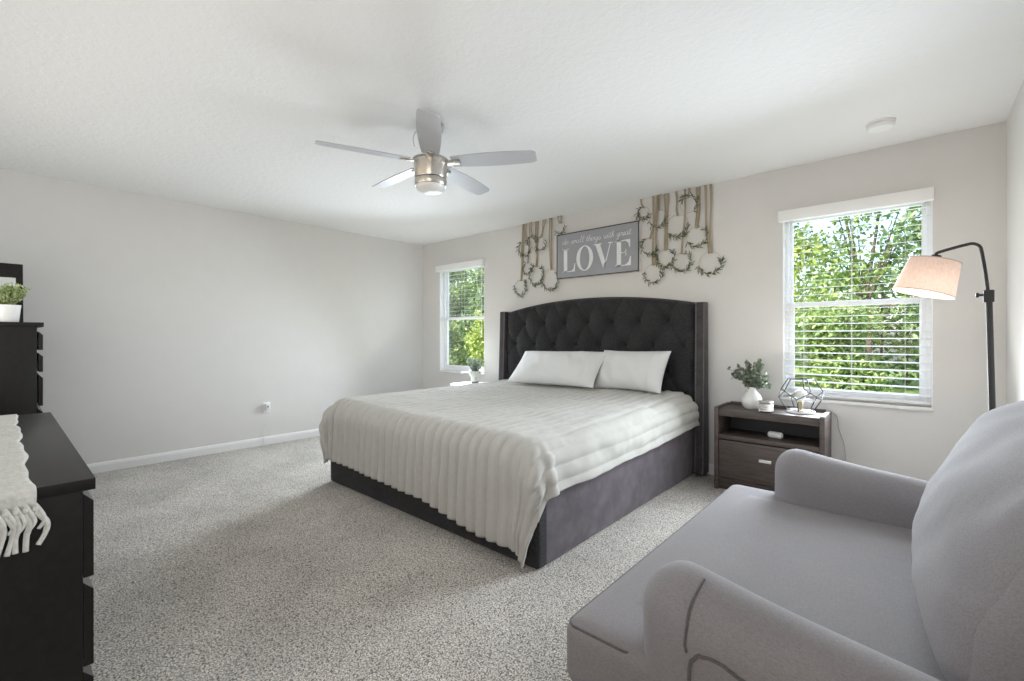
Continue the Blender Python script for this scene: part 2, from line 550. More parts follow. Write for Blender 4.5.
# wall behind the camera; its openings are added for the fill lamps
mb = MB()
mb.box(XL, XR, YR - T, YR, 0, 0.95).box(XL, XR, YR - T, YR, 2.28, ZC)
mb.box(XL, -4.35, YR - T, YR, 0.95, 2.28).box(-1.65, -1.30, YR - T, YR, 0.95, 2.28).box(0.20, XR, YR - T, YR, 0.95, 2.28)
mb.box(-4.35, -1.65, YR - T, YR, 0.95, 1.18)
mb.build('wall_rear', 'wall', smooth=0)['kind'] = 'structure'

def baseboard(name, axis, c, a0, a1, sgn):
    prof = [(0, 0), (0.014, 0), (0.014, 0.060), (0.011, 0.068), (0.011, 0.074), (0.005, 0.083), (0, 0.085)]
    m = MB()
    if axis == 'x': m.prism([(c + sgn * d, z) for d, z in prof], 'xz', a0, a1)
    else: m.prism([(c + sgn * d, z) for d, z in prof], 'yz', a0, a1)
    m.build(name, 'trim', smooth=0)['kind'] = 'structure'
MB().box(XL - T, XR + T, YR - T - 3.2, YR - T, 2.36, 2.56).build('rear_sun_blocker', 'trim', smooth=0)['kind'] = 'structure'  # added slab out of view, keeps the sun out of the rear openings
baseboard('baseboard_left', 'x', XL, YR, YB, 1)
baseboard('baseboard_right', 'x', XR, YR, YB, -1)
baseboard('baseboard_back', 'y', YB, XL + 0.014, XR - 0.014, -1)
baseboard('baseboard_rear', 'y', YR, XL + 0.014, XR - 0.014, 1)

def window(idx, x0, x1, z0, z1, y):
    """Single-hung vinyl window standing in its opening; y is the glass plane."""
    root = thing('window_%d' % idx, ((x0 + x1) / 2, y, z0), None, None)
    root['kind'] = 'structure'
    f = 0.030; zm = 1.393; g = 0.022
    m = MB()
    m.box(x0, x0 + f, y - .03, y + .045, z0, z1, .003).box(x1 - f, x1, y - .03, y + .045, z0, z1, .003)
    m.box(x0 + f, x1 - f, y - .03, y + .045, z1 - f, z1, .003).box(x0 + f, x1 - f, y - .03, y + .045, z0, z0 + .028, .003)
    m.box(x0, x0 + .006, YB - .001, y - .03, z0 + .001, z1).box(x1 - .006, x1, YB - .001, y - .03, z0 + .001, z1)
    m.box(x0 + .006, x1 - .006, YB - .001, y - .03, z1 - .006, z1)
    m.build('window_frame', 'vinyl', root)['kind'] = 'structure'
    for nm, za, zb, yo, sw in (('upper_sash', zm - .012, z1 - f, .016, .022), ('lower_sash', z0 + .028, zm + .024, -.010, .034)):
        m = MB()
        xa, xb = x0 + f, x1 - f
        m.box(xa, xa + sw, y + yo - .012, y + yo + .012, za, zb, .003).box(xb - sw, xb, y + yo - .012, y + yo + .012, za, zb, .003)
        m.box(xa + sw, xb - sw, y + yo - .012, y + yo + .012, za, za + (.045 if yo < 0 else .032), .003)
        m.box(xa + sw, xb - sw, y + yo - .012, y + yo + .012, zb - .036, zb, .003)
        s_ = m.build(nm, 'vinyl', root); s_['kind'] = 'structure'
        p = MB().box(xa + sw - .004, xb - sw + .004, y + yo - .002, y + yo + .002, za + .02, zb - .02)
        p.build('pane', 'glass', s_, smooth=0)['kind'] = 'structure'
    MB().box((x0 + x1) / 2 - .03, (x0 + x1) / 2 + .03, y - .045, y - .022, zm + .010, zm + .024, .004).build('sash_lock', 'vinyl', root)['kind'] = 'structure'
    MB().box(x0 + .001, x1 - .001, YB - .022, y - .03, z0 - .022, z0 + .001, .004).box(x0 - .004, x1 + .004, YB - .020, YB - .001, z0 - .022, z0 + .001, .004).build('window_sill', 'marble', root)['kind'] = 'structure'
    return root
for i, (a, b) in enumerate(WIN): window(i + 1, a, b, WZ0, WZ1, 4.062)

def blind(x0, x1, label, tilt, zlow):
    yc = 4.003
    root = thing('window_blind', ((x0 + x1) / 2, yc, WZ1), label, 'blind', None)
    MB().box(x0 - .022, x1 + .006, YB - .060, YB - .002, 2.026, 2.106, .006).build('valance', 'slat', root)
    MB().box(x0 + .004, x1 - .004, yc - .026, yc + .022, 2.045, 2.098, .003).build('headrail', 'slat', root)
    m = MB()
    z = zlow + .054; pitch = 0.0535
    while z < 2.03:
        zz = z
        def sl(u, v):
            yy = (v - .5) * .046
            return Vector((x0 + .008 + u * (x1 - x0 - .016), yc + yy, zz + .0012 * (1 - (2 * v - 1) ** 2) + yy * tilt))
        n0 = len(m.v)
        m.grid(sl, 1, 6)
        k = len(m.v) - n0
        top = [p + Vector((0, 0, .0016)) for p in m.v[n0:]]
        m.grid(lambda u, v: sl(u, v) + Vector((0, 0, .0016)), 1, 6)
        # edges
        for v in (0, 1):
            a, b = sl(0, v), sl(1, v)
            d = Vector((0, 0, .0016))
            m.add([a, b, b + d, a + d], [(0, 1, 2, 3)])
        for u in (0, 1):
            a, b = sl(u, 0), sl(u, 1)
            m.add([a, b, b + d, a + d], [(0, 1, 2, 3)])
        z += pitch
    m.build('slats', 'slat', root, smooth=30)
    MB().box(x0 + .008, x1 - .008, yc - .024, yc + .024, zlow, zlow + .018, .004).build('bottom_rail', 'slat', root)
    for fx in (.16, .5, .84):
        x = x0 + fx * (x1 - x0)
        m = MB()
        for dy in (-.0245, .0245): m.tube([(x, yc + dy, zlow + .015), (x, yc + dy, 2.05)], .0011, 5)
        m.build('ladder_cord', 'slat', root)
    m = MB().tube([(x1 - .05, yc - .034, 2.05), (x1 - .052, yc - .036, 1.15)], .0035, 6)
    m.build('tilt_wand', 'slat', root)
blind(WIN[0][0], WIN[0][1], 'white slatted blind drawn half up on the window nearest the room corner', .12, 1.385)
blind(WIN[1][0], WIN[1][1], 'white slatted blind let fully down on the window behind the floor lamp', .13, .715)

# ------------------------------------------------------------------ bed
BX0, BX1, BY0 = -3.502, -1.382, 1.755
BC = (BX0 + BX1) / 2
bed = thing('bed', (BC, 2.8, 0), 'king bed with charcoal velvet tufted wingback headboard and upholstered base', 'bed')

def wob(p, s, a):
    return a * noise.noise(Vector(p) * s)

MB().soft((BC, BY0 + .045, .214), ((BX1 - BX0) / 2, .045, .211), .020, 18).build('foot_panel', 'velvet', bed, smooth=180)  # darker velvet than the rails, shade at the foot end put into the colour
for x in (BX0 + .04, BX1 - .04):
    MB().soft((x, (BY0 + 3.87) / 2 + .02, .214), (.04, (3.87 - BY0) / 2, .211), .020, 18).build('side_rail', 'velvet_base_lit', bed, smooth=180)
for x, y in ((BX0 + .07, BY0 + .07), (BX1 - .07, BY0 + .07), (BX0 + .07, 3.7), (BX1 - .07, 3.7)):
    MB().lathe([(.030, 0), (.034, .006)], (x, y, 0), 20).build('foot', 'foot_black', bed)
MB().soft((BC, 2.86, .40), (.965, .98, .165), .08, 16).build('mattress', 'mattress', bed, smooth=180)

HX = 1.076
BTN = [(-2.437 + .2735 * (i - 3), 1.30) for i in range(7)] + [(-2.437 + .2735 * (i - 3.5), 1.076) for i in range(8)] + [(-2.437 + .2735 * (i - 3), .852) for i in range(7)] + [(-2.437 + .2735 * (i - 3.5), .628) for i in range(8)]
def head_top(x):
    t = (x + 2.437) / 1.08
    return 1.543 - .100 * t * t - .006 * t ** 4
def head_face(u, v):
    x = -2.437 + (u - .5) * 2 * HX
    zt = head_top(x)
    z = .30 + v * (zt - .30)
    p = (x + 2.437) / .2735; q = (z - 1.30) / .224
    s_, t_ = p + q / 2, p - q / 2
    k = abs(math.sin(PI * s_) * math.sin(PI * t_))
    db = min(math.hypot(x - bx, z - bz) for bx, bz in BTN) if 0.5 < z else .2
    h = .030 * k ** .75 + .068 * (1 - math.exp(-(db / .032) ** 1.0))
    # distance from the nearest button
    fade = 1.0
    side = min(1, (HX - abs(x + 2.437)) / .06)
    top = min(1, (zt - z) / .05)
    e = math.sqrt(max(0, 1 - (1 - max(0, min(side, top))) ** 2))
    crisp = .0015 * (abs(math.sin(PI * s_)) ** .25 + abs(math.sin(PI * t_)) ** .25)
    y = 3.940 - (h + crisp) * (0.3 + .7 * e) + (1 - e) * .028
    return Vector((x, y + wob((x, z, 0), 6, .004), z))
hb = MB().grid(head_face, 250, 150)
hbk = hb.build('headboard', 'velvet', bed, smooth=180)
for bx, bz in BTN:
    MB().lathe([(0.0001, -.010), (.010, -.008), (.0145, -.002), (.013, .004), (.0, .006)][::-1], (bx, 3.932, bz), 14, Matrix.Rotation(PI / 2, 3, 'X')).build('button', 'velvet', hbk)
def slab(u, v):
    x = -2.437 + (u - .5) * 2 * (HX + .004)
    return Vector((x, 0, v))
m = MB()
N = 40
front = []
poly = [(-2.437 - HX, .02)] + [(-2.437 + HX * (2 * i / N - 1), head_top(-2.437 + HX * (2 * i / N - 1)) + .004) for i in range(N + 1)] + [(-2.437 + HX, .02)]
m.prism(poly, 'xz', 3.941, 3.966)
m.build('headboard_back', 'velvet', bed, smooth=30)
# wings: deeper towards the floor, wrapped round both ends of the headboard
for sg in (-1, 1):
    xo = -2.442 + sg * 1.152
    m = MB()
    def wing(u, v):
        z = .025 + v * (1.444 - .025)
        dep = .105 + .045 * (1 - v) ** 1.2
        yb, yf = 3.955, 3.955 - dep
        th = .038; cx = xo - sg * .038 + sg * .018 * (1 - v) * .4
        a = u * 2 * PI
        # rounded rectangle section
        hx, hy, r = th, dep / 2, .022
        ca, sa = math.cos(a), math.sin(a)
        k = 5.0
        px = hx * (abs(ca) ** (2 / k)) * (1 if ca >= 0 else -1)
        py = hy * (abs(sa) ** (2 / k)) * (1 if sa >= 0 else -1)
        return Vector((cx + px, (yb + yf) / 2 + py, z))
    m.grid(wing, 40, 30, True)
    top = [wing(i / 40, 1) for i in range(40)]; bot = [wing(i / 40, 0) for i in range(40)]
    m.add(top, [tuple(range(40))]); m.add(bot, [tuple(range(40))])
    wg = m.build('wing', 'velvet_wing_lit', bed, smooth=50)
    pts = []
    for k in range(31):
        v = k / 30
        z = .04 + v * (1.444 - .04); dep = .105 + .045 * (1 - v) ** 1.2
        pts.append((xo - sg * .070 + sg * .018 * (1 - v) * .4, 3.957 - dep, z))
    MB().tube(pts, .0055, 8).build('piping', 'velvet_trim', wg)
    pts = [(p[0] + sg * .064, p[1] + .003, p[2]) for p in pts]
    MB().tube(pts, .0055, 8).build('piping', 'velvet_trim', wg)

# ------------------------------------------------------------------ ribbed blanket
FX0, FX1 = -3.378, -1.51             # flat part across
FYF, FYH = 1.866, 3.80               # flat part along
OL, OR = .26, .335
def of(x):
    t = (x - FX0) / (FX1 - FX0)
    q = max(0, min(1, (t - .55) / .35)); q = q * q * (3 - 2 * q)
    return .515 + .015 * t + .075 * q
RIB = .080
def blanket_base(u, v):
    # u across (0 left hem .. 1 right hem), v along (0 head .. 1 foot hem)
    wid = (FX1 - FX0) + OL + OR
    sx = -OL + u * wid
    x = FX0 + min(max(sx, 0), FX1 - FX0)
    lenf = FYH - FYF
    O = of(x)
    sy = v * (lenf + O)
    y = FYH - min(sy, lenf)
    ax = -(-sx) if False else (sx - (FX1 - FX0) if sx > FX1 - FX0 else (sx if sx < 0 else 0))
    by = max(0, sy - lenf)
    r = math.hypot(ax, by)
    xf, yf_ = (x - FX0) / (FX1 - FX0), (y - FYF) / lenf
    ztop = .618 + .022 * (1 - xf) * (1 - yf_) + .066 * yf_ ** 2.5 * (.55 + .45 * xf)
    ztop += .012 * math.sin(x * 2.3 + 1) * math.sin(y * 1.9)
    if r < 1e-6: return Vector((x, y, ztop)), sx, r
    dx, dy = ax / r, -by / r
    R = (.15 if dx > 0 else .138) * abs(dx) + .125 * abs(dy)
    arc = R * PI / 2
    if r < arc:
        a = r / R
        o, d = R * math.sin(a), R * (1 - math.cos(a))
    else:
        o, d = R + .05 * (r - arc), R + (r - arc)
    # ripple of the hanging cloth
    s_ = (x * 1.0 if abs(dy) > abs(dx) else y * 1.0)
    amp = .016 * min(1, r / .3)
    corner = abs(dx) * abs(dy) * 2
    o += amp * noise.noise(Vector((s_ * 3.2, d * 1.3, 3.1))) + corner * .020 * math.sin(math.atan2(by, abs(ax)) * 9) * min(1, r / .3)
    lip = max(0, (y - 3.55)) * (1 if dx > 0.5 else 0) * .10
    return Vector((x + dx * (o + lip), y + dy * o, ztop - d)), sx, r
NU, NV = 430, 170
def blanket_pt(u, v):
    e = 1e-3
    p, sx, r = blanket_base(u, v)
    pu = blanket_base(min(1, u + e), v)[0] - blanket_base(max(0, u - e), v)[0]
    pv = blanket_base(u, min(1, v + e))[0] - blanket_base(u, max(0, v - e))[0]
    n = pv.cross(pu)
    if n.length < 1e-12: n = Vector((0, 0, 1))
    n.normalize()
    if n.z < -0.2: n = -n
    ph = sx / RIB + .10 * noise.noise(Vector((sx * 1.4, v * 3.1, 5.0)))
    sd = max(0, min(1, (sx - (FX1 - FX0) + .25) / .3))
    h = .030 * abs(math.sin(PI * ph)) ** .8 * (1.0 if r > .02 else .75) * (1 - .55 * sd)
    h += sd * .016 * noise.noise(Vector((p.x * 9, p.y * 6.5, p.z * 9 + 2)))
    h += .010 * noise.noise(Vector((p.x * 4, p.y * 4, p.z * 4))) + .0035 * noise.noise(Vector((p.x * 17, p.y * 17, p.z * 17)))
    return p + n * (h + .004)
m = MB().grid(blanket_pt, NU, NV)
bl = m.build('blanket', 'blanket', origin=(BC, 2.8, .42), smooth=180)
sol = bl.modifiers.new('thickness', 'SOLIDIFY'); sol.thickness = .012; sol.offset = -1
tag(bl, 'cream ribbed plush blanket draped over the bed down to its base', 'blanket')

# ------------------------------------------------------------------ pillows
def pillow(loc, w_, h_, t_, rot, label, hem_side):
    def face(sgn):
        def fn(u, v):
            a, b = 2 * u - 1, 2 * v - 1
            a = math.sin(a * PI / 2); b = math.sin(b * PI / 2)
            k = (1 - abs(a) ** 2.6) * (1 - abs(b) ** 2.6)
            th = t_ * .5 * max(0, k) ** .55
            pin = 1 - .095 * (1 - a * a)
            pinx = 1 - .055 * (1 - b * b)
            x = a * w_ / 2 * pinx; y = b * h_ / 2 * pin
            hx = hem_side * x
            th += .012 * math.exp(-((hx - w_ * .34) / .010) ** 2) * min(1, k * 3)
            wr = .016 * noise.noise(Vector((x * 7 + loc[0], y * 7, sgn))) + .010 * noise.noise(Vector((x * 16 + y * 9, y * 5, sgn + 4)))
            return Vector((x, y, sgn * (th + wr * min(1, k * 2.5))))
        return fn
    m = MB().grid(face(1), 60, 44).grid(face(-1), 60, 44)
    m.xf(Matrix.Translation(Vector(loc)) @ Matrix.Rotation(rot[2], 4, 'Z') @ Matrix.Rotation(rot[0], 4, 'X') @ Matrix.Rotation(rot[1], 4, 'Y'))
    o = m.build('pillow', 'pillow', origin=loc, smooth=180)
    bm = bmesh.new(); bm.from_mesh(o.data)
    bmesh.ops.remove_doubles(bm, verts=list(bm.verts), dist=.0008)
    bm.to_mesh(o.data); bm.free()
    return tag(o, label, 'pillow', 'white pillows against the headboard')
pillow((-2.615, 3.60, .854), 1.01, .435, .20, (math.radians(45), math.radians(-1), math.radians(1.5)), 'long white bed pillow nearer the corner window, propped on the tufted headboard', 1)
pillow((-1.872, 3.69, .862), .67, .395, .20, (math.radians(60), math.radians(-1.0), math.radians(-3)), 'shorter white bed pillow nearer the nightstand, its left end behind the longer one', 1)

# ------------------------------------------------------------------ nightstand and what stands on it
NX0, NX1, NY0, NY1, NZ = -1.142, -.440, 3.620, 3.945, .618
ns = thing('nightstand', ((NX0 + NX1) / 2, (NY0 + NY1) / 2, 0), 'grey-brown wooden nightstand with open shelf and one drawer right of the bed', 'nightstand')
for x0, x1 in ((NX0, NX0 + .030), (NX1 - .030, NX1)):
    MB().box(x0, x1, NY0, NY1, 0, NZ + .006, .003).build('side_panel', 'wood', ns)
MB().box(NX0 + .030, NX1 - .030, NY0 + .012, NY1, NZ - .062, NZ - .006, .003).build('top_panel', 'wood', ns)
MB().box(NX0 + .030, NX1 - .030, NY1 - .018, NY1, NZ - .006, NZ + .016, .003).build('back_lip', 'wood', ns)
MB().box(NX0 + .030, NX1 - .030, NY0 + .006, NY1 - .012, .385, .417, .002).build('shelf', 'wood', ns)
MB().box(NX0 + .030, NX1 - .030, NY1 - .012, NY1, .085, NZ - .062, 0).build('back_panel', 'foot_black', ns)
MB().box(NX0 + .030, NX1 - .030, NY0 + .012, NY1 - .012, .07, .088, 0).build('bottom_panel', 'wood', ns)
MB().box(NX0 + .030, NX1 - .030, NY0 + .030, NY0 + .048, 0, .085, .002).build('kickboard', 'wood', ns)
dr = MB().box(NX0 + .034, NX1 - .034, NY0 + .004, NY0 + .024, .094, .377, .003).box(NX0 + .045, NX1 - .045, NY0 + .024, NY1 - .03, .10, .33).build('drawer', 'wood', ns)
hx = (NX0 + NX1) / 2
h_ = MB().box(hx - .040, hx + .040, NY0 - .022, NY0 - .012, .258, .280, .003)
for dx in (-.033, .033): h_.box(hx + dx - .005, hx + dx + .005, NY0 - .013, NY0 + .005, .263, .275)
h_.build('handle', 'silver', dr)

# vase with eucalyptus
NT = NZ - .006
vc = Vector((-.916, 3.765, NT))
va = thing('vase', vc, 'round white ceramic vase on the nightstand holding eucalyptus', 'vase')
MB().lathe([(.0, .004), (.040, .0), (.046, .003), (.062, .026), (.071, .058), (.069, .085), (.056, .112), (.040, .128), (.033, .138), (.033, .158), (.037, .166), (.033, .166), (.028, .150), (.028, .138), (.0, .130)], vc, 48).build('body', 'ceramic', va, smooth=60)
eu = thing('eucalyptus_bunch', vc + Vector((0, 0, .135)), 'bunch of grey-green eucalyptus stems in the round white vase', 'plant')
ml, ms = MB(), MB()
random.seed(11)
for k in range(26):
    a = random.uniform(0, 2 * PI); tilt = random.uniform(.1, 1.05)
    L = random.uniform(.12, .225) * (1.1 if tilt < .6 else .9)
    d = Vector((math.cos(a) * math.sin(tilt), .8 * math.sin(a) * math.sin(tilt), math.cos(tilt)))
    if d.x < -.6: L *= 1.15
    s0 = vc + Vector((d.x * .012, d.y * .012, .14)); e = s0 + d * L + Vector((0, 0, -.04 * tilt))
    mid = (s0 + e) / 2 + Vector((0, 0, .025))
    pts = spline([s0, mid, e], 5)
    ms.tube(pts, .0014, 5)
    for j, p in enumerate(pts[2:]):
        for q in range(3):
            leaf(ml, p, (d * .5 + rdir() * .9), rdir(), random.uniform(.020, .034), random.uniform(.018, .030), 'round')
# the long sprig reaching left
s0 = vc + Vector((-.01, 0, .15))
pts = spline([s0, s0 + Vector((-.05, -.01, .09)), s0 + Vector((-.105, -.02, .125)), s0 + Vector((-.15, -.03, .15))], 6)
ms.tube(pts, .0014, 5)
for p in pts[6:]:
    leaf(ml, p, rdir(), rdir(), .022, .020, 'round')
ms.build('stems', 'bark', eu); ml.build('leaves', 'eucalyptus', eu, smooth=0)

# candle jar
cc = Vector((-.798, 3.668, NT))
cj = thing('candle_jar', cc, 'short glass candle jar with pale label beside the white vase', 'candle')
MB().lathe([(.0, .0), (.044, .0), (.047, .004), (.047, .074), (.043, .074), (.043, .008), (.0, .008)], cc, 40).build('jar', 'jar_glass', cj, smooth=50)
MB().lathe([(.0, .009), (.0425, .009), (.0425, .058), (.0, .058)], cc, 36).build('wax', 'wax_label', cj, smooth=50)
MB().grid(lambda u, v: cc + Vector((.0476 * math.cos(2 * PI * u), .0476 * math.sin(2 * PI * u), .012 + .050 * v)), 48, 1, True).build('label_band', 'wax_label', cj, smooth=60)
m = MB()
for (z, a0, a1, hgt) in ((.052, 4.2, 4.75, .004), (.040, 3.9, 4.3, .003), (.040, 4.4, 5.1, .003), (.022, 4.1, 4.5, .006), (.022, 4.62, 4.9, .003)):
    m.grid(lambda u, v: cc + Vector((.0482 * math.cos(a0 + (a1 - a0) * u), .0482 * math.sin(a0 + (a1 - a0) * u), z + hgt * v)), 8, 1)
m.build('label_print', 'grey_label', cj, smooth=0)
MB().lathe([(.0472, .0735), (.0488, .0735), (.0488, .083), (.0, .084)], cc, 40).build('rim', 'nickel', cj, smooth=50)

# geometric wire lamp
gc = Vector((-.606, 3.800, NT))
gl = thing('table_lamp', gc, 'black wire polyhedron table lamp on a white round base', 'lamp')
MB().lathe([(.0, .0), (.084, .0), (.089, .004), (.089, .016), (.085, .021), (.0, .021)], gc, 48).build('base', 'marble', gl, smooth=40)
R_ = .139; hz = gc.z + .0215 + .795 * R_
ring = []
rot0 = math.radians(18)
for (rad, zz, off) in ((.607, .795, 0), (.982, .188, 0), (.982, -.188, 36), (.607, -.795, 36)):
    ring.append([Vector((gc.x + R_ * rad * math.cos(rot0 + math.radians(72 * k + off)), gc.y + R_ * rad * math.sin(rot0 + math.radians(72 * k + off)), hz + R_ * zz)) for k in range(5)])
m = MB()
def bar(a, b): m.tube([a, b], .0036, 6)
for k in range(5):
    bar(ring[0][k], ring[0][(k + 1) % 5]); bar(ring[0][k], ring[1][k]); bar(ring[1][k], ring[2][k]); bar(ring[1][k], ring[2][k - 1])
    bar(ring[2][k], ring[3][k]); bar(ring[3][k], ring[3][(k + 1) % 5])
m.build('wire_frame', 'black_metal', gl)
MB().lathe([(.022, .020), (.022, .025), (.016, .028), (.016, .080), (.013, .083), (.0, .083)], gc, 24).build('socket', 'brass', gl, smooth=40)
MB().lathe([(.010, .083), (.014, .092), (.030, .112), (.036, .132), (.031, .154), (.016, .168), (.0, .171)], gc, 28).build('bulb', 'opal', gl, smooth=60)

# power cord down the wall behind the nightstand
pts = spline([(-.53, 3.955, .625), (-.42, 3.958, .60), (-.40, 3.962, .50), (-.37, 3.963, .40), (-.36, 3.962, .28), (-.37, 3.96, .16)], 8)
cd_ = MB().tube(pts, .0022, 6).build('power_cord', 'cord', origin=(-.37, 3.96, .16))
tag(cd_, 'thin pale power cord hanging down the wall right of the nightstand', 'cord')
# small white capsule-shaped device inside the open shelf
cy = thing('speaker_capsule', (-.752, 3.74, .417), 'small whitish capsule device lying in the nightstand open shelf', 'device')
m = MB().lathe([(.0, -.050), (.018, -.047), (.024, -.038), (.024, .038), (.018, .047), (.0, .050)], (-.752, 3.74, .442), 28, Matrix.Rotation(math.radians(-12), 3, 'Z') @ Matrix.Rotation(PI / 2, 3, 'Y'))
m.build('body', 'white_plastic', cy, smooth=50)
m = MB().lathe([(.0, -.006), (.017, -.006), (.019, 0), (.0, .002)], (-.803, 3.751, .441), 24, Matrix.Rotation(math.radians(-12), 3, 'Z') @ Matrix.Rotation(PI / 2, 3, 'Y'))
m.build('end_cap', 'dark_plastic', cy, smooth=50)

# ------------------------------------------------------------------ side table left of the bed, potted plant
tc = Vector((-3.83, 3.60, 0))
st = thing('side_table', tc, 'small round white-topped table between bed and corner window', 'table')
MB().lathe([(.0, .592), (.215, .592), (.224, .598), (.224, .606), (.219, .612), (.0, .612)], tc, 56).build('table_top', 'ceramic', st, smooth=40)
MB().lathe([(.0, .574), (.205, .574), (.205, .591), (.0, .591)], tc, 48).build('top_rim', 'black_wood', st, smooth=40)
MB().lathe([(.03, .02), (.022, .08), (.022, .52), (.05, .574)], tc, 24).build('column', 'black_wood', st, smooth=60)
MB().lathe([(.0, .0), (.16, .0), (.16, .012), (.03, .026), (.0, .026)], tc, 48).build('base', 'black_wood', st, smooth=40)
pc = Vector((-3.77, 3.62, .612))
pp = thing('potted_plant', pc, 'little sage-green plant in a pale pot on the round side table', 'plant')
MB().lathe([(.0, .0), (.038, .0), (.042, .004), (.043, .078), (.052, .090), (.066, .104), (.070, .150), (.063, .150), (.061, .136), (.0, .134)], pc, 36).build('pot', 'celadon', pp, smooth=45)
MB().lathe([(.0425, .002), (.0445, .002), (.0452, .030), (.0438, .030)], pc, 36).build('pot_foot', 'dark_plastic', pp, smooth=45)
MB().lathe([(.0, .139), (.062, .137)], pc, 24).build('soil', 'soil', pp)
ml, ms = MB(), MB()
random.seed(5)
for k in range(60):
    a = random.uniform(0, 2 * PI); t = random.uniform(0, .75)
    d = Vector((math.cos(a) * math.sin(t), math.sin(a) * math.sin(t), math.cos(t)))
    L = random.uniform(.08, .165)
    s0 = pc + Vector((d.x * .04, d.y * .04, .138)); e = s0 + d * L
    ms.tube([s0, e], .0009, 4)
    for j in range(7):
        p = s0.lerp(e, (j + 1) / 7)
        leaf(ml, p, d + rdir() * .9, rdir(), .026, .014)
ms.build('stems', 'olive', pp); ml.build('leaves', 'sage', pp, smooth=0)

# ------------------------------------------------------------------ sign
SX0, SX1, SZ0, SZ1 = -2.838, -1.905, 1.765, 2.232
sg_ = thing('wall_sign', ((SX0 + SX1) / 2, YB, SZ0), 'grey framed sign with white LOVE lettering above the headboard', 'sign')
MB().box(SX0, SX1, YB - .042, YB - .001, SZ0, SZ1, .002).build('canvas_body', 'sign_side', sg_)
MB().box(SX0 + .006, SX1 - .006, YB - .0442, YB - .041, SZ0 + .006, SZ1 - .006).build('printed_face', 'sign_grey', sg_, smooth=0)
fr = MB()
b_ = .008
fr.box(SX0 - .001, SX1 + .001, YB - .047, YB - .040, SZ1 - b_, SZ1 + .001).box(SX0 - .001, SX1 + .001, YB - .047, YB - .040, SZ0 - .001, SZ0 + b_)
fr.box(SX0 - .001, SX0 + b_, YB - .047, YB - .040, SZ0 + b_, SZ1 - b_).box(SX1 - b_, SX1 + .001, YB - .047, YB - .040, SZ0 + b_, SZ1 - b_)
fr.build('edge_frame', 'sign_edge', sg_, smooth=0)
LY0, LY1 = YB - .0462, YB - .0435
def glyph(name, polys):
    m = MB()
    for p in polys: m.prism(p, 'xz', LY0, LY1)
    m.build(name, 'sign_white', sg_, smooth=0)
zb, zt = 1.828, 2.075                 # baseline and cap height of the big letters
hh = zt - zb
def R2(x0, x1, z0, z1): return [(x0, z0), (x1, z0), (x1, z1), (x0, z1)]
x = -2.765                             # L
glyph('letter_L', [R2(x + .018, x + .062, zb, zt), R2(x, x + .080, zt - .010, zt), R2(x, x + .155, zb, zb + .010),
                   [(x + .150, zb + .010), (x + .155, zb + .010), (x + .160, zb + .085), (x + .153, zb + .085), (x + .138, zb + .030), (x + .115, zb + .010)]])
ox, orx, orz = -2.492, .098, hh / 2 + .004   # O
m = MB()
n = 48
outer = [(ox + orx * math.cos(2 * PI * k / n), (zb + zt) / 2 + orz * math.sin(2 * PI * k / n)) for k in range(n)]
inner = [(ox + .056 * math.cos(2 * PI * k / n), (zb + zt) / 2 + (orz - .009) * math.sin(2 * PI * k / n)) for k in range(n)]
vs = [(a, LY0, b) for a, b in outer] + [(a, LY0, b) for a, b in inner] + [(a, LY1, b) for a, b in outer] + [(a, LY1, b) for a, b in inner]
fs = []
for k in range(n):
    j = (k + 1) % n
    fs += [(k, j, n + j, n + k), (k, j, 2 * n + j, 2 * n + k), (n + k, n + j, 3 * n + j, 3 * n + k)]
m.add(vs, fs); m.build('letter_O', 'sign_white', sg_, smooth=0)
x = -2.385                             # V
glyph('letter_V', [[(x + .018, zt - .008), (x + .070, zt - .008), (x + .136, zb + .045), (x + .120, zb - .004), (x + .108, zb - .004)],
                   [(x + .108, zb - .004), (x + .120, zb - .004), (x + .190, zt - .008), (x + .181, zt - .008)],
                   R2(x, x + .088, zt - .010, zt), R2(x + .160, x + .212, zt - .010, zt)])
x = -2.150                             # E
glyph('letter_E', [R2(x + .018, x + .064, zb, zt), R2(x, x + .158, zt - .010, zt), R2(x, x + .165, zb, zb + .010), R2(x + .064, x + .112, zb + .122, zb + .131),
                   [(x + .108, zt - .010), (x + .138, zt - .032), (x + .150, zt - .075), (x + .158, zt - .075), (x + .158, zt - .010)],
                   [(x + .112, zb + .010), (x + .142, zb + .035), (x + .158, zb + .085), (x + .166, zb + .085), (x + .165, zb + .010)],
                   [(x + .090, zb + .1265), (x + .106, zb + .137), (x + .112, zb + .158), (x + .117, zb + .158), (x + .117, zb + .095), (x + .112, zb + .095), (x + .106, zb + .116)]])
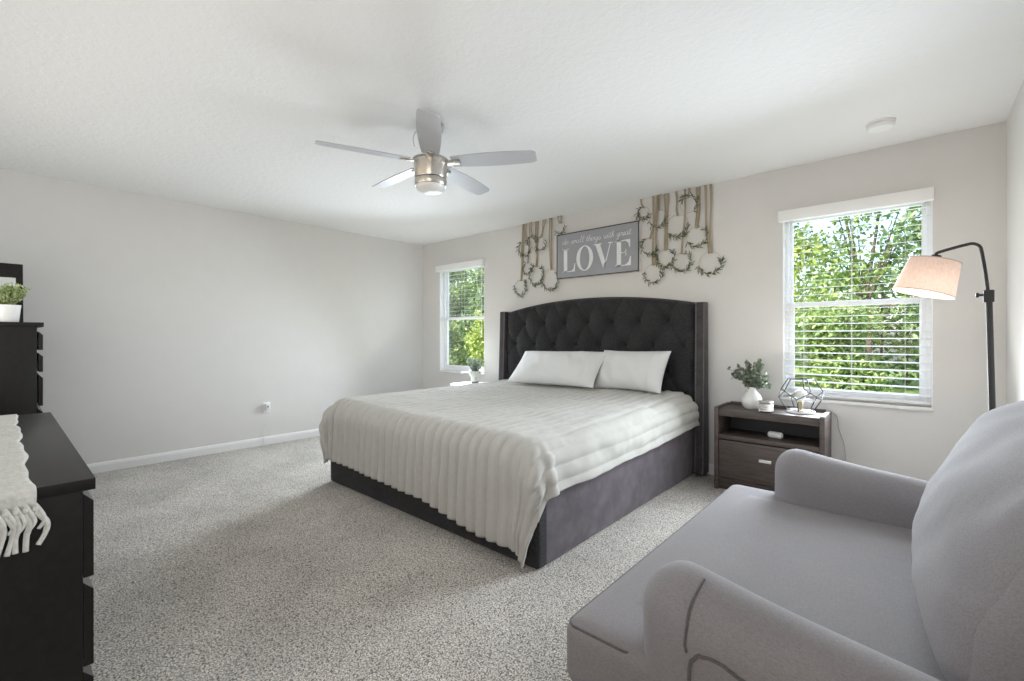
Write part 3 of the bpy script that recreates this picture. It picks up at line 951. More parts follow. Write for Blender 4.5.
# handwritten line: one-stroke letters on a unit x-height
SCR = {
 'd': ([(.55, .9), (.2, 1), (.0, .5), (.2, 0), (.5, .3), (.62, 1.0), (.66, 2.0), (.60, .6), (.66, .05), (.85, .2)], .85),
 'o': ([(.3, 1), (.0, .5), (.25, 0), (.55, .4), (.35, 1), (.5, .85), (.75, .9)], .75),
 's': ([(.0, .1), (.3, 1.0), (.35, .8), (.5, .35), (.3, 0), (.1, .1), (.4, .0), (.65, .25)], .65),
 'm': ([(.0, .9), (.1, 1), (.12, 0), (.15, .7), (.3, 1), (.38, .8), (.38, 0), (.42, .7), (.58, 1), (.66, .7), (.66, .1), (.85, .2)], .85),
 'a': ([(.5, .9), (.2, 1), (.0, .5), (.2, 0), (.45, .4), (.52, 1), (.5, .3), (.6, 0), (.78, .2)], .78),
 'l': ([(.0, .2), (.3, 1.2), (.36, 2.0), (.22, 2.0), (.15, 1), (.2, .1), (.35, 0), (.52, .2)], .5),
 't': ([(.0, .2), (.2, 1.0), (.28, 1.8), (.2, .6), (.25, 0), (.5, .2)], .5),
 'h': ([(.0, .2), (.28, 1.4), (.3, 2.0), (.18, 1.9), (.12, .8), (.12, 0), (.18, .7), (.38, 1), (.46, .7), (.46, .1), (.65, .2)], .65),
 'i': ([(.0, .2), (.15, 1), (.15, .2), (.25, 0), (.42, .2)], .42),
 'n': ([(.0, .9), (.1, 1), (.12, 0), (.15, .7), (.35, 1), (.44, .7), (.44, .1), (.62, .2)], .62),
 'g': ([(.5, .9), (.2, 1), (.0, .5), (.2, .05), (.45, .4), (.5, 1), (.5, -.4), (.3, -1), (.12, -.7), (.4, -.1), (.75, .25)], .75),
 'w': ([(.0, .9), (.08, 1), (.1, .2), (.25, 0), (.4, .4), (.42, 1), (.45, .2), (.6, 0), (.75, .5), (.75, 1), (.9, .85)], .9),
 'r': ([(.0, .2), (.15, 1.1), (.2, .9), (.38, .95), (.36, .3), (.45, 0), (.6, .2)], .6),
 'e': ([(.0, .2), (.3, .5), (.35, .9), (.2, 1), (.05, .5), (.2, 0), (.5, .2)], .5)}
xh = .030
text = 'do small things with great'
wtot = sum((SCR[c][1] * .92 if c != ' ' else .55) for c in text)
sx = (-1.985 + 2.765) / (wtot * xh)
cur = -2.765
m = MB()
for c in text:
    if c == ' ':
        m.build('script_word', 'sign_white', sg_); m = MB()
        cur += .55 * xh * sx; continue
    P, adv = SCR[c]
    pts = spline([(cur + (px + .12 * pz) * xh * sx, YB - .0452, 2.118 + pz * xh * .98) for px, pz in P], 5)
    m.tube(pts, .0022, 5)
    if c == 't': m.tube([(cur - .02 * xh, YB - .0452, 2.118 + 1.25 * xh), (cur + .5 * xh * sx, YB - .0452, 2.118 + 1.35 * xh)], .0020, 5)
    if c == 'i': m.tube([(cur + .3 * xh * sx, YB - .0452, 2.118 + 1.5 * xh), (cur + .34 * xh * sx, YB - .0452, 2.118 + 1.56 * xh)], .0026, 5)
    cur += adv * .92 * xh * sx
m.build('script_word', 'sign_white', sg_)

# ------------------------------------------------------------------ ribbon-hung hoop wreaths either side of the sign
def hoop(x_rib, cx, cz, r, leaf_from, leaf_to, label, group, ribbons=(0,), wr=.011, depth=.012):
    y = YB - depth - .006
    root = thing('hoop_wreath', (cx, YB - .012, cz), label, 'wreath', group)
    pts = [(cx + r * math.cos(2 * PI * k / 40), y, cz + r * math.sin(2 * PI * k / 40)) for k in range(40)]
    MB().tube(pts, .0018, 6, closed=True).build('hoop', 'wire', root)
    for dx in ribbons:
        xa, xb = x_rib + dx, cx + dx * .35
        m = MB()
        zt_, zb_ = ZC - .004, cz + math.sqrt(max(0, r * r - (xb - cx) ** 2)) - .012
        ph = random.uniform(0, 6)
        def rb(u, v):
            t = v
            xx = xa + (xb - xa) * t ** 1.5 + .004 * math.sin(t * 7 + ph)
            a = .5 * math.sin(t * 3 + ph)
            ww = wr * (1 - .25 * math.sin(PI * t))
            return Vector((xx + (u - .5) * 2 * ww * math.cos(a), y + .004 + (u - .5) * 2 * ww * .35 * math.sin(a), zt_ + (zb_ - zt_) * t))
        m.grid(rb, 3, 24)
        o = m.build('ribbon', 'ribbon', root, smooth=180)
        so = o.modifiers.new('thickness', 'SOLIDIFY'); so.thickness = .0012
    ms_, ml = MB(), MB()
    a0, a1 = math.radians(leaf_from), math.radians(leaf_to)
    nst = max(8, int(abs(a1 - a0) * r / .011))
    stem = [(cx + (r + .003) * math.cos(a0 + (a1 - a0) * k / nst), y - .004, cz + (r + .003) * math.sin(a0 + (a1 - a0) * k / nst)) for k in range(nst + 1)]
    ms_.tube(stem, .0020, 5)
    sgn = 1 if a1 > a0 else -1
    for k, p in enumerate(stem):
        a = a0 + (a1 - a0) * k / nst
        tan = Vector((-math.sin(a), 0, math.cos(a))) * sgn
        rad = Vector((math.cos(a), 0, math.sin(a)))
        for q in (-1, 1):
            if random.random() < .55:
                d = tan * .8 + rad * q * random.uniform(.2, 1.1) + Vector((0, random.uniform(-.5, .05), 0))
                leaf(ml, p, d, (0, -1, random.uniform(-.4, .4)), random.uniform(.028, .058), random.uniform(.007, .012))
    ms_.build('stem', 'olive', root); ml.build('leaves', 'olive', root, smooth=0)
random.seed(21)
GR, GLF = 'hoop wreaths hanging right of the sign', 'hoop wreaths hanging left of the sign'
RIGHT = [
 (-1.903, -1.871, 2.300, .056, 95, 330, 'small high wreath touching the upper right corner of the sign', (0,)),
 (-1.755, -1.773, 1.733, .085, 165, 400, 'lowest wreath right of the sign, on a paired tan ribbon', (-.022, .020)),
 (-1.730, -1.800, 1.985, .078, 120, 330, 'wreath half hidden behind the paired ribbon just right of the sign', (0,)),
 (-1.701, -1.724, 2.222, .078, 190, 350, 'high wreath with only its lower curve leafed, second in from the sign', (0,)),
 (-1.656, -1.664, 1.862, .080, 150, 400, 'wreath just above and right of the lowest right-hand wreath', (-.012, .012)),
 (-1.566, -1.554, 2.129, .098, 215, 350, 'large mid-height wreath in the middle of the right cluster', (0,)),
 (-1.483, -1.512, 1.805, .082, 170, 420, 'low wreath in the middle of the right cluster, leafed along its base', (0,)),
 (-1.449, -1.449, 2.294, .072, -60, 140, 'highest wreath of the right cluster, close under the ceiling', (0,)),
 (-1.387, -1.391, 2.013, .085, 200, 390, 'mid-height wreath hanging second from the right end', (0, .024)),
 (-1.290, -1.277, 1.776, .092, 190, 375, 'rightmost and largest wreath, low above the headboard wing', (-.030, .016)),
]
LEFT = [
 (-3.325, -3.368, 1.718, .088, 160, 400, 'leftmost and lowest wreath of the left cluster', (-.012, .014)),
 (-3.285, -3.292, 2.165, .090, 130, 330, 'high wreath at the outer left edge of the left cluster', (0,)),
 (-3.228, -3.247, 1.925, .066, 110, 380, 'small wreath right above the lowest left wreath', (0,)),
 (-3.200, -3.185, 2.209, .064, -20, 200, 'small high wreath second in at the top of the left cluster', (0,)),
 (-3.133, -3.137, 1.840, .100, 100, 400, 'large low wreath in the middle of the left cluster', (-.014, .012)),
 (-3.027, -3.071, 2.182, .074, 200, 380, 'high wreath in the middle of the left cluster', (-.012, .012)),
 (-2.935, -2.931, 1.775, .110, 150, 390, 'large low wreath touching the lower left corner of the sign', (-.016, .012)),
 (-2.811, -2.796, 2.305, .060, 190, 350, 'small high wreath above the upper left corner of the sign', (-.022, .022)),
]
for k, (xr, cx, cz, r, a0, a1, lb, rb) in enumerate(RIGHT): hoop(xr, cx, cz, r, a0, a1, lb, GR, rb, depth=.010 + .007 * (k % 4))
for k, (xr, cx, cz, r, a0, a1, lb, rb) in enumerate(LEFT): hoop(xr, cx, cz, r, a0, a1, lb, GLF, rb, depth=.010 + .007 * (k % 4))

# ------------------------------------------------------------------ ceiling fan
fc = Vector((-2.20, 1.74, ZC))
lamp('fan_light', 'SPOT', (fc.x, fc.y, ZC - .43), (0, 0, 0), 6, (1.0, .94, .86), .085, spot_size=math.radians(168), spot_blend=.6)
fan = thing('ceiling_fan', fc, 'brushed nickel ceiling fan with five silver-grey blades and white light', 'ceiling fan')
MB().lathe([(.0, 0), (.078, 0), (.078, -.012), (.070, -.040), (.050, -.075), (.030, -.098), (.022, -.102), (.0, -.102)], fc, 40).build('canopy', 'nickel', fan, smooth=50)
MB().lathe([(.014, -.095), (.014, -.150), (.0, -.150)], fc, 24).build('downrod', 'nickel', fan, smooth=40)
MB().lathe([(.024, -.118), (.030, -.128), (.040, -.170), (.056, -.208), (.0, -.210)], fc, 32).build('coupling_cover', 'nickel', fan, smooth=50)
mh = MB().lathe([(.0, -.205), (.100, -.205), (.108, -.209), (.108, -.217), (.103, -.222), (.096, -.318), (.093, -.325), (.0, -.325)], fc, 56).build('motor_housing', 'nickel', fan, smooth=40)
MB().lathe([(.0, -.326), (.089, -.326), (.089, -.331), (.0, -.331)], fc, 48).build('shadow_gap', 'dark_plastic', mh, smooth=40)
MB().lathe([(.0, -.331), (.096, -.331), (.097, -.335), (.095, -.366), (.092, -.370), (.0, -.370)], fc, 56).build('light_ring', 'nickel', fan, smooth=40)
MB().lathe([(.090, -.370), (.089, -.378), (.080, -.392), (.058, -.404), (.028, -.410), (.0, -.411)], fc, 48).build('light_dome', 'opal', fan, smooth=70)
yaw = math.radians(41.5)
for k in range(5):
    ang = math.radians(-9 + 72 * k) + yaw
    Rm = Matrix.Rotation(ang, 4, 'Z'); pitch = Matrix.Rotation(math.radians(-12), 4, 'X')
    def outline(t):
        # half-widths along the blade
        return .050 + .012 * math.sin(PI * min(1, t * 1.05)) + .006 * t
    pts_t = []
    nseg = 26
    m = MB()
    vs = []; fs = []
    for i in range(nseg + 1):
        t = i / nseg
        xx = .135 + t * (.645 - .135)
        hw = outline(t)
        if t > .93: hw *= math.sqrt(max(.02, 1 - ((t - .93) / .07) ** 2)) * .35 + .65
        for (yy, zz) in ((-hw, -.003), (hw, -.003), (hw, .003), (-hw, .003)):
            vs.append(pitch @ Vector((xx, yy, zz)))
    for i in range(nseg):
        for q in range(4):
            fs.append((i * 4 + q, i * 4 + (q + 1) % 4, i * 4 + 4 + (q + 1) % 4, i * 4 + 4 + q))
    fs += [(0, 1, 2, 3), tuple(nseg * 4 + q for q in range(4))]
    m.add(vs, fs)
    m.xf(Matrix.Translation(fc + Vector((0, 0, -.226))) @ Rm)
    bld = m.build('blade', 'blade', fan, smooth=30)
    m = MB()
    m.box(.070, .185, -.020, .020, -.006, .001, .002)
    for bx, by in ((.150, -.010), (.150, .010), (.172, 0)): m.lathe([(.0, -.009), (.004, -.008), (.004, -.005)], (bx, by, 0), 10)
    m.xf(pitch); m.xf(Matrix.Translation(fc + Vector((0, 0, -.230))) @ Rm)
    m.build('blade_bracket', 'nickel', bld, smooth=30)
# thin curved nickel tube beside the canopy
m = MB().tube(spline([fc + Vector((-.03, -.045, -.004)), fc + Vector((-.075, -.065, -.05)), fc + Vector((-.08, -.07, -.10)), fc + Vector((-.07, -.066, -.128))], 8), .0022, 6)
m.build('canopy_arc', 'nickel', fan)

# smoke detector
sd = Vector((-.148, 3.505, ZC))
dt = thing('smoke_detector', sd, 'round white smoke detector on the ceiling near the right wall', 'smoke detector')
MB().lathe([(.0, 0), (.070, 0), (.070, -.010), (.066, -.012), (.0, -.012)], sd, 48).build('base', 'white_plastic', dt, smooth=40)
MB().lathe([(.0, -.012), (.061, -.012), (.061, -.017), (.066, -.018), (.066, -.028), (.058, -.038), (.0, -.040)], sd, 48).build('cover', 'white_plastic', dt, smooth=40)

# wall outlet with plug-in adapter
oc = (XL, 1.905, .396)
wo = thing('wall_outlet', oc, 'white wall outlet low on the bare left wall', 'outlet')
MB().box(XL, XL + .006, oc[1] - .036, oc[1] + .036, oc[2] - .058, oc[2] + .058, .002).build('cover_plate', 'white_plastic', wo)
for dz in (-.028, .028):
    MB().box(XL + .006, XL + .009, oc[1] - .016, oc[1] + .016, oc[2] + dz - .014, oc[2] + dz + .014, .003).build('socket', 'white_plastic', wo)
pa = thing('plug_adapter', (XL + .009, oc[1] + .0, oc[2] + .012), 'white plug-in adapter sticking out of the wall outlet', 'adapter')
MB().box(XL + .0095, XL + .045, oc[1] - .024, oc[1] + .022, oc[2] - .020, oc[2] + .044, .006).build('body', 'white_plastic', pa)
MB().box(XL + .0448, XL + .0462, oc[1] - .012, oc[1] + .002, oc[2] + .006, oc[2] + .020, .0).build('button', 'dark_plastic', pa)
cb = MB().tube(spline([(XL + .012, oc[1] - .02, .27), (XL + .010, oc[1] - .015, .20), (XL + .013, oc[1] - .035, .14), (XL + .018, oc[1] - .035, .09), (XL + .018, oc[1] - .032, .01)], 6), .0022, 6).build('cable', 'white_plastic', origin=(XL + .018, oc[1] - .032, .01))
tag(cb, 'thin white cable end at the baseboard under the wall outlet', 'cable')

# ------------------------------------------------------------------ dresser, runner, chest, mirror, plant
DX0, DX1, DY0, DY1, DZ = -3.235, -1.640, -.315, .172, .78
ds = thing('dresser', ((DX0 + DX1) / 2, (DY0 + DY1) / 2, 0), 'low black-brown six-drawer dresser at the left edge, its end panel facing', 'dresser')
def drawer_front(parent, x0, x1, yf, z0, z1, name='drawer', wood='black_wood'):
    # slab with a slanted finger grip along its top edge
    poly = [(yf - .020, z0), (yf, z0), (yf, z1 - .022), (yf - .020, z1)]
    m = MB().prism(poly, 'yz', x0, x1)
    m.box(x0 + .03, x1 - .03, yf - .40, yf - .019, z0 + .02, z1 - .05)
    return m.build(name, wood, parent, smooth=20)
MB().box(DX0, DX1, DY0, DY1, DZ - .030, DZ, .0015).build('top_panel', 'black_wood', ds)
for x0, x1 in ((DX0 + .002, DX0 + .022), (DX1 - .022, DX1 - .002)):
    MB().box(x0, x1, DY0 + .002, DY1 - .025, 0, DZ - .030, .001).build('side_panel', 'black_wood', ds)
MB().box(DX0 + .022, DX1 - .022, DY0 + .002, DY0 + .010, .03, DZ - .030).build('back_panel', 'black_wood', ds)
MB().box(DX0 + .022, DX1 - .022, DY1 - .075, DY1 - .050, 0, .05).build('plinth', 'black_wood', ds)
MB().box((DX0 + DX1) / 2 - .01, (DX0 + DX1) / 2 + .01, DY0 + .012, DY1 - .05, .05, DZ - .03).build('divider', 'black_wood', ds)
xm = (DX0 + DX1) / 2
for z0, z1 in ((.520, .742), (.285, .507), (.050, .272)):
    for xa, xb in ((DX0 + .002, xm - .0015), (xm + .0015, DX1 - .002)):
        drawer_front(ds, xa, xb, DY1 - .004, z0, z1)

rn = thing('table_runner', (-2.4, -.1, DZ), 'white loosely woven table runner with knotted fringe on the dresser', 'table runner')
def runner(u, v):
    y = -.245 + u * (.300 + .004 * math.sin(v * 21) + .003 * math.sin(v * 47))
    L = v * 1.66
    x = -3.225 + L
    bend = -1.636
    z = DZ + .0035 + .0035 * (noise.noise(Vector((x * 9, y * 9, 0))) + .6)
    if x > bend:
        over = x - bend
        x = bend + min(over, .016) + .004 * math.sin(y * 40)
        z = DZ + .004 - max(0, over - .008)
    return Vector((x, y, z))
o = MB().grid(runner, 30, 150).build('cloth', 'knit', rn, smooth=180)
so = o.modifiers.new('thickness', 'SOLIDIFY'); so.thickness = .004; so.offset = 1
m = MB()
random.seed(3)
for k in range(19):
    y = -.240 + k * .0166
    x = -1.612
    z = DZ - .040
    c0 = Vector((x, y, z + .008))
    dl = random.uniform(-.010, .016)
    m.tube(spline([c0, c0 + Vector((.006, .003, -.020)), c0 + Vector((.010, dl + .006, -.045)), c0 + Vector((.006, dl * 1.4, -.072)), c0 + Vector((.008, dl * .4, -.098 - random.uniform(0, .012)))], 6),
           [.0045] * 6 + [.0062] * 12 + [.0055] * 7, 8)
    m.lathe([(.0, -.008), (.006, -.006), (.0085, 0), (.006, .006), (.0, .008)], c0 + Vector((.004, .002, -.012)), 10)
    m.tube(spline([c0, c0 + Vector((.010, .010, -.018)), c0 + Vector((.012, .016, -.040)), c0 + Vector((.008, .006, -.060))], 5), .0042, 7)
m.build('fringe', 'knit', rn, smooth=180)

CX0, CX1, CY0, CY1, CZ = -5.165, -4.365, -.285, .200, 1.252
ch = thing('chest_of_drawers', ((CX0 + CX1) / 2, (CY0 + CY1) / 2, 0), 'tall black-brown chest of drawers beyond the dresser', 'chest of drawers')
MB().box(CX0, CX1, CY0, CY1, CZ - .030, CZ, .0015).build('top_panel', 'black_wood', ch)
for x0, x1 in ((CX0 + .002, CX0 + .022), (CX1 - .022, CX1 - .002)):
    MB().box(x0, x1, CY0 + .002, CY1 - .032, 0, CZ - .030, .001).build('side_panel', 'black_wood', ch)
MB().box(CX0 + .022, CX1 - .022, CY0 + .002, CY0 + .010, .03, CZ - .030).build('back_panel', 'black_wood', ch)
MB().box(CX0 + .022, CX1 - .022, CY1 - .075, CY1 - .050, 0, .05).build('plinth', 'black_wood', ch)
for z0, z1 in ((1.068, 1.190), (.922, 1.046), (.695, .902), (.480, .672), (.265, .457), (.050, .242)):
    drawer_front(ch, CX0 + .002, CX1 - .002, CY1 - .004, z0, z1)

mr = thing('mirror', (-4.60, -.05, CZ), 'black framed tabletop mirror leaning on the tall chest', 'mirror')
Mx = Matrix.Translation((-4.585, 0, CZ + .004)) @ Matrix.Rotation(math.radians(-13), 4, 'Y')
m = MB()
y0, y1, hgt, fw = -.255, .112, .415, .10
m.box(-.012, .012, y0, y1, hgt - fw, hgt, .004).box(-.012, .012, y0, y1, 0, fw, .004)
m.box(-.012, .012, y0, y0 + fw * .5, fw, hgt - fw, .004).box(-.012, .012, y1 - fw * .35, y1, fw, hgt - fw, .004)
m.box(-.016, -.011, y0 + .01, y1 - .01, .01, hgt - .01)
m.xf(Mx).build('frame', 'black_wood', mr)
MB().box(-.006, .004, y0 + fw * .5 - .004, y1 - fw * .35 + .004, fw - .004, hgt - fw + .004).xf(Mx).build('glass', 'mirror', mr, smooth=0)
MB().prism([(-4.690, CZ + .001), (-4.765, CZ + .001), (-4.645, CZ + .24), (-4.638, CZ + .22)], 'xz', -.08, -.05).build('easel_leg', 'black_wood', mr, smooth=0)

bp = Vector((-4.442, .030, CZ))
bx = thing('potted_plant', bp, 'leafy yellow-green plant in a white pot on the tall chest', 'plant')
MB().lathe([(.0, 0), (.056, 0), (.059, .003), (.069, .108), (.071, .112), (.066, .112), (.063, .095), (.0, .094)], bp, 40).build('pot', 'ceramic', bx, smooth=45)
MB().lathe([(.0, .098), (.064, .096)], bp, 24).build('soil', 'soil', bx)
ml, ms = MB(), MB()
random.seed(8)
for k in range(120):
    a = random.uniform(0, 2 * PI); t = random.uniform(0, .62)
    d = Vector((math.cos(a) * math.sin(t), math.sin(a) * math.sin(t), math.cos(t)))
    s0 = bp + Vector((d.x * .045, d.y * .045, .098)); e = s0 + d * random.uniform(.08, .155)
    ms.tube([s0, e], .001, 4)
    for j in range(8):
        leaf(ml, s0.lerp(e, (j + 1) / 8), d * .6 + rdir(), rdir(), random.uniform(.016, .026), random.uniform(.010, .015))
ms.build('stems', 'boxwood', bx); ml.build('leaves', 'boxwood', bx, smooth=0)

# ------------------------------------------------------------------ grey loveseat
sf = thing('loveseat', (-.13, 1.66, 0), 'grey linen loveseat facing the bed with padded arms and single cushions', 'sofa')
SB = .402
MB().box(-.555, SB - .03, .90, 2.42, .07, .292, .02).build('base', 'sofa', sf)
for x, y in ((-.50, .96), (-.50, 2.36), (.33, .96), (.33, 2.36)):
    MB().lathe([(.018, 0), (.026, .072)], (x, y, 0), 18).build('foot', 'black_wood', sf)
# T-shaped seat cushion
def crown(p, q):
    return q + Vector((0, 0, .0012 * (1 - p.x ** 2) * (1 - p.y ** 2) * (1 if p.z > 0 else 0)))
m = MB().soft((-.230, 1.675, .368), (.370, .588, .080), .034, 18, crown)
m.soft((-.525, 1.662, .368), (.140, .722, .080), .034, 18)
sc_ = m.build('seat_cushion', 'sofa', sf, smooth=180)
def loop_pts(x0, x1, y0, y1, r, z, n=6):
    out = []
    for (cx, cy, a) in ((x1 - r, y1 - r, 0), (x0 + r, y1 - r, 90), (x0 + r, y0 + r, 180), (x1 - r, y0 + r, 270)):
        for k in range(n + 1):
            t = math.radians(a + 90 * k / n)
            out.append((cx + r * math.cos(t), cy + r * math.sin(t), z))
    return out
for z in (.436, .302):
    o_ = .009
    pts = loop_pts(-.665 + o_, -.465 - o_, .940 + o_, 2.384 - o_, .026, z)
    MB().tube(pts, .0036, 8, closed=True).build('piping', 'sofa_pipe', sc_)
# arms: padded, highest towards the front and sloping down to the back
def arm(yc, sg, x0, fall, top):
    x1 = .36
    hy = .105
    def bend(p, q):
        t = (q.x - (x0 - (x0 + x1) / 2)) / (x1 - x0)
        zr = (q.z + .31) / .62
        drop = fall * max(0, t - .08) ** 1.1
        z = q.z - drop * zr
        y = q.y * (1 + .10 * max(0, 1 - t * 3) * zr) + sg * .020 * (zr - .5)
        # rounded front
        return Vector((q.x, y, z + .006 * math.sin(q.x * 9) * zr))
    m = MB().soft(((x0 + x1) / 2, yc, top - .31), ((x1 - x0) / 2, hy, .31), .102, 26, bend)
    return m.build('arm', 'sofa', sf, smooth=180)
arm_far = arm(2.335, 1, -.470, .125, .662)
arm_near = arm(1.035, -1, -.474, .150, .645)
# seam and outer-panel welt on the arm nearer the camera
from mathutils.bvhtree import BVHTree
def cling(o, pts, off=.001):
    base = world_loc(o)
    bv = BVHTree.FromPolygons([v.co + base for v in o.data.vertices], [p.vertices for p in o.data.polygons])
    out = []
    for p in pts:
        q, n, _, _ = bv.find_nearest(Vector(p))
        out.append(q + n * off)
    return out
pts = spline([(-.330, 1.01, .68), (-.334, .96, .655), (-.340, .92, .62), (-.343, .90, .57), (-.345, .89, .54), (-.343, .89, .52)], 8)
MB().tube(cling(arm_near, pts), .0030, 6).build('seam', 'sofa_pipe', arm_near)
pts = spline([(-.340, .87, .20), (-.338, .87, .46), (-.325, .87, .515), (-.290, .87, .532), (-.23, .87, .512), (-.10, .87, .440), (.1, .87, .38), (.34, .87, .33)], 10)
MB().tube(cling(arm_near, pts), .0040, 6).build('piping', 'sofa_pipe', arm_near)
# back frame and the big loose back cushion
MB().soft((.330, 1.66, .49), (.070, .775, .43), .05, 14).build('back_frame', 'sofa', sf, smooth=180)
def back(p, q):
    zr = (q.z + .265) / .53
    yr = abs(p.y)
    fill = (1 - p.y ** 4) ** .5 if abs(p.y) < 1 else 0
    x = q.x
    if p.x < 0: x -= .060 * (1 - yr ** 2.2) * (1 - (2 * zr - .75) ** 2 * .8) + .0
    x += .205 * max(0, zr - .10) ** 1.7
    z = q.z + .015 * (1 - yr ** 3) * zr
    wr = .010 * noise.noise(Vector((q.y * 3.5, zr * 6, 1.7))) + .006 * noise.noise(Vector((q.y * 9 + zr * 5, zr * 3, 8)))
    return Vector((x - wr, q.y * (1 - .02 * zr), z + wr * .5))
bc_ = MB().soft((.150, 1.652, .712), (.105, .520, .265), .095, 34, back).build('back_cushion', 'sofa', sf, smooth=180)
tb = MB().box(.285, .345, 2.02, 2.075, .915, .935, .004).build('back_strap', 'dark_plastic', sf)

# ------------------------------------------------------------------ floor lamp
fl = thing('floor_lamp', (.300, 3.20, 0), 'black arched floor lamp with blush drum shade in the right corner', 'lamp')
LY = 3.20
MB().lathe([(.0, 0), (.100, 0), (.102, .004), (.100, .014), (.03, .022), (.0, .022)], (.300, LY, 0), 40).build('base', 'black_metal', fl, smooth=40)
MB().tube([(.302, LY, .02), (.275, LY, 1.345)], .0125, 12).build('pole', 'black_metal', fl)
jn = MB().box(.255, .293, LY - .016, LY + .016, 1.325, 1.385, .004).build('adjuster', 'black_metal', fl)
m = MB().lathe([(.0, 0), (.006, 0), (.006, .014), (.012, .016), (.012, .026), (.0, .027)], (.256, LY, 1.362), 16, Matrix.Rotation(-PI / 2, 3, 'Y'))
m.build('knob', 'black_metal', jn)
armp = spline([(.273, LY, 1.36), (.262, LY, 1.48), (.250, LY, 1.575), (.243, LY, 1.602), (.222, LY, 1.618), (.195, LY, 1.616), (.140, LY, 1.603), (.095, LY, 1.590), (.086, LY, 1.582), (.083, LY, 1.570)], 6)
MB().tube(armp, .0075, 10).build('arm', 'black_metal', fl)
ax_d = Vector((-.048, -.014, -.174)).normalized()
tilt = Vector((0, 0, -1)).rotation_difference(ax_d).to_matrix()
top_c = Vector((.081, LY, 1.548))
MB().lathe([(.0, .030), (.019, .030), (.021, .026), (.021, -.008), (.0, -.010)], top_c, 20, tilt).build('shade_holder', 'black_metal', fl, smooth=40)
rt, rb_, hs = .103, .126, .172
sh = MB()
pr = [(rt, 0), (rb_, -hs), (rb_ - .002, -hs), (rt - .002, 0)]
sh.grid(lambda u, v: top_c + tilt @ Vector(((rt + (rb_ - rt) * v) * math.cos(2 * PI * u), (rt + (rb_ - rt) * v) * math.sin(2 * PI * u), -hs * v)), 64, 6, True)
so_ = sh.build('shade', 'shade', fl, smooth=180)
for rr, zz in ((rt, 0), (rb_, -hs)):
    pts = [top_c + tilt @ Vector((rr * math.cos(2 * PI * k / 64), rr * math.sin(2 * PI * k / 64), zz)) for k in range(64)]
    MB().tube(pts, .0026, 6, closed=True).build('shade_trim', simple('blush_trim', (0.50, 0.38, 0.32), .8), so_)
m = MB()
for k in range(3):
    a = 2 * PI * k / 3
    m.tube([top_c + tilt @ Vector((0, 0, -.004)), top_c + tilt @ Vector((rt * math.cos(a), rt * math.sin(a), -.004))], .0018, 6)
m.build('spider', 'black_metal', fl)
MB().lathe([(.014, -.008), (.016, -.045), (.0, -.046)], top_c, 16, tilt).build('socket', 'black_metal', fl, smooth=40)
MB().lathe([(.013, -.046), (.016, -.058), (.029, -.082), (.030, -.096), (.022, -.114), (.0, -.122)], top_c, 24, tilt).build('bulb', 'bulb_on', fl, smooth=60)
lamp('floor_lamp_light', 'POINT', tuple(top_c + tilt @ Vector((0, 0, -.140))), (0, 0, 0), 1.5, (1.0, .87, .74), .02)

# ------------------------------------------------------------------ outside: lawn, hedge, trees, palms
MB().box(-22, 12, YB + T + .02, 24, -.35, -.25).build('ground', 'lawn', smooth=0)['kind'] = 'structure'
def tree(name, loc, label, cat, trunk_h, blobs, n, L, mat, seed, group=None, trunk_r=.09):
    random.seed(seed)
    root = thing(name, loc, label, cat, group)
    c = Vector(loc)
    m = MB().tube(spline([c, c + Vector((.05, .03, trunk_h * .5)), c + Vector((-.04, .05, trunk_h))], 4), [trunk_r * (1 - .05 * k) for k in range(9)], 10)
    for (bx_, by_, bz_, rx, rz) in blobs:
        m.tube([c + Vector((-.04, .05, trunk_h * .7)), c + Vector((bx_ * .7, by_ * .7, bz_))], [trunk_r * .5, trunk_r * .15], 6)
    m.build('trunk', 'bark', root)
    ml = MB()
    tot = sum(b[3] ** 2 * b[4] for b in blobs)
    for (bx_, by_, bz_, rx, rz) in blobs:
        for k in range(int(n * rx * rx * rz / tot)):
            d = rdir(); rr = random.random() ** .40
            p = c + Vector((bx_ + d.x * rx * rr, by_ + d.y * rx * rr, bz_ + d.z * rz * rr))
            if p.y < YB + T + .15: continue
            s_ = L * random.uniform(.6, 1.3)
            leaf(ml, p, rdir(-.4), rdir(1.0), s_, s_ * random.uniform(.4, .6))
    ml.build('foliage', mat, root, smooth=0)
def blobs(n, w_, d_, z0, z1, r0, r1, seed):
    random.seed(seed)
    return [(random.uniform(-w_, w_), random.uniform(-d_, d_), random.uniform(z0, z1), random.uniform(r0, r1), random.uniform(r0, r1)) for _ in range(n)]
GT = 'garden trees beyond the windows'
tree('broadleaf_tree', (-2.35, 10.7, -.25), 'tall leafy tree beyond the left part of the right-hand window', 'tree', 3.0, blobs(20, .85, .5, 1.6, 5.0, .36, .58, 1), 5200, .12, 'leaf_yellow', 31, GT, .055)
tree('broadleaf_tree', (.75, 11.0, -.25), 'tall dark green tree beyond the right part of the right-hand window', 'tree', 3.0, blobs(20, .90, .5, 1.6, 5.2, .36, .58, 2), 5200, .12, 'leaf_dark', 32, GT, .055)
tree('broadleaf_tree', (-.85, 14.0, -.25), 'farther tree seen between the two trees of the right-hand window', 'tree', 3.0, blobs(18, 1.1, .6, 1.8, 5.6, .45, .70, 3), 5500, .13, 'leaf_tree', 33, GT, .06)
tree('broadleaf_tree', (-8.9, 9.6, -.25), 'dense dark leafy tree filling the right half of the corner window', 'tree', 2.2, blobs(26, .75, .5, 1.0, 4.4, .42, .62, 4), 13000, .11, 'leaf_dark', 34, GT, .10)
tree('broadleaf_tree', (-11.6, 9.6, -.25), 'dense lighter leafy tree filling the left half of the corner window', 'tree', 2.2, blobs(26, .85, .5, 1.0, 4.4, .42, .62, 5), 13000, .11, 'leaf_tree', 35, GT, .10)
GS = 'garden shrubs below the trees'
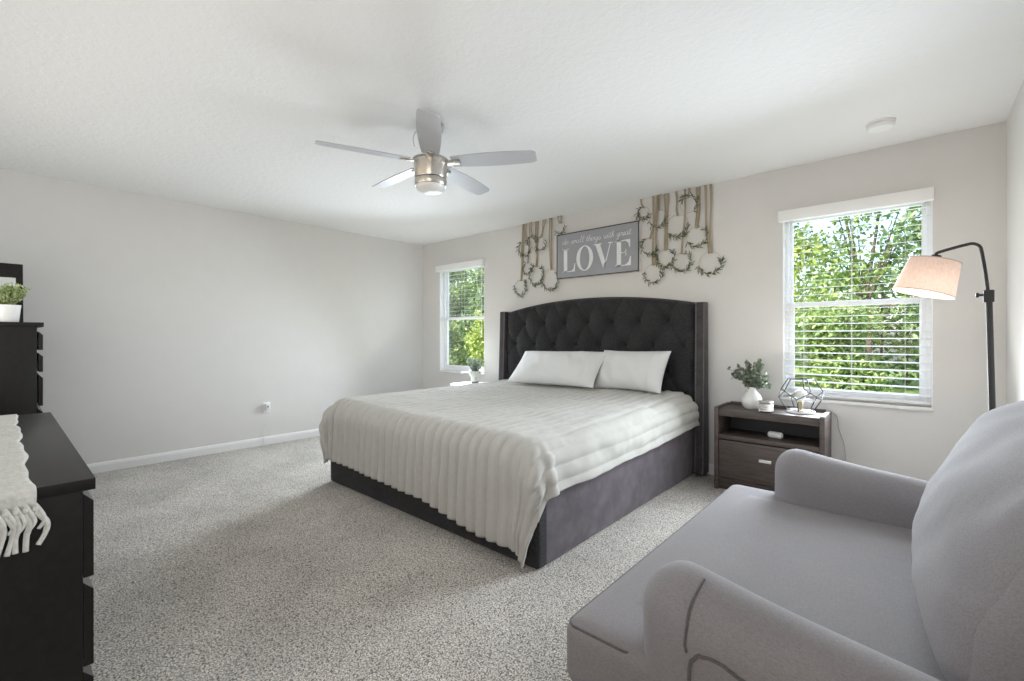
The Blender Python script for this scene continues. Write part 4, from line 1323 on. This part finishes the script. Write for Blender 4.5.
for k, (x_, y_, h_, mt, n_, lb) in enumerate([
    (-2.35, 8.5, 1.95, 'leaf_yellow', 6500, 'yellow-green shrub low at the left of the right-hand window view'),
    (-.82, 8.5, 2.0, 'leaf_tree', 6500, 'mid-green shrub low in the centre of the right-hand window view'),
    (.70, 8.5, 1.95, 'leaf_dark', 6000, 'dark green shrub low at the right of the right-hand window view'),
    (-7.4, 7.6, 2.0, 'leaf_yellow', 7000, 'yellow-green shrub low at the right of the corner window view'),
    (-8.95, 7.6, 1.9, 'leaf_tree', 7000, 'green shrub low in the middle of the corner window view'),
    (-10.5, 7.6, 1.9, 'leaf_yellow', 6000, 'sunlit shrub low at the left of the corner window view')]):
    tree('shrub', (x_, y_, -.25), lb, 'shrub', .7, blobs(14, .36, .26, .3, h_ - .15, .28, .38, 40 + k), n_, .085, mt, 50 + k, GS, .04)
def hedge(x0, x1, y, h, n, seed, label):
    random.seed(seed)
    root = thing('hedge', ((x0 + x1) / 2, y, -.25), label, 'hedge', 'hedges at the end of the garden')
    ml = MB()
    for k in range(n):
        p = Vector((random.uniform(x0, x1), y + random.uniform(-.5, .5), -.25 + h * random.random() ** .9))
        s_ = .16 * random.uniform(.6, 1.3)
        leaf(ml, p, rdir(-.4), rdir(1.0), s_, s_ * .55)
    ml.build('foliage', 'leaf_tree', root, smooth=0)
    m = MB()
    x = x0 + .3
    while x < x1:
        m.tube([(x, y, -.25), (x + .05, y, h - .6)], .03, 6)
        x += .55
    m.build('stems', 'bark', root)
hedge(-6.5, 4.0, 16.5, 3.3, 15000, 71, 'long green hedge behind the trees of the right-hand window')
hedge(-21.0, -9.5, 13.0, 4.2, 18000, 72, 'long green hedge behind the trees of the corner window')

def palm(loc, nfr, L, lift, label, seed):
    random.seed(seed)
    c = Vector(loc)
    root = thing('palm', loc, label, 'palm', 'palms outside the right-hand window')
    MB().tube([c, c + Vector((.02, 0, lift))], [.10, .08], 12).build('trunk', 'bark', root)
    for k in range(nfr):
        a = 2 * PI * k / nfr + random.uniform(-.2, .2); el = random.uniform(.35, 1.25)
        d = Vector((math.cos(a) * math.cos(el), math.sin(a) * math.cos(el), math.sin(el)))
        s0 = c + Vector((0, 0, lift)); LL = L * random.uniform(.8, 1.1)
        pts = [s0 + d * LL * t + Vector((0, 0, -.55 * LL * t * t * (1.2 - el * .6))) for t in [i / 14 for i in range(15)]]
        m = MB().tube(pts, [.012 * (1 - .05 * i) for i in range(15)], 5)
        for i in range(3, 15):
            t_ = (pts[i] - pts[i - 1]).normalized()
            sd_ = t_.cross(Vector((0, 0, 1)))
            if sd_.length < .01: sd_ = Vector((1, 0, 0))
            sd_.normalize()
            for q in (-1, 1):
                for sub in (0, .5):
                    p = pts[i].lerp(pts[i - 1], sub)
                    leaf(m, p, t_ * .75 + sd_ * q * .8 + Vector((0, 0, -.18)), (0, 0, 1), LL * .30 * (1 - abs(i - 8) / 12), .030)
        m.build('frond', 'leaf_palm', root, smooth=0)
palm((-1.45, 6.5, -.25), 17, .95, .75, 'bushy palm low at the left of the right-hand window view', 61)
palm((.35, 6.4, -.25), 14, .85, .35, 'low palm at the right of the right-hand window view', 62)
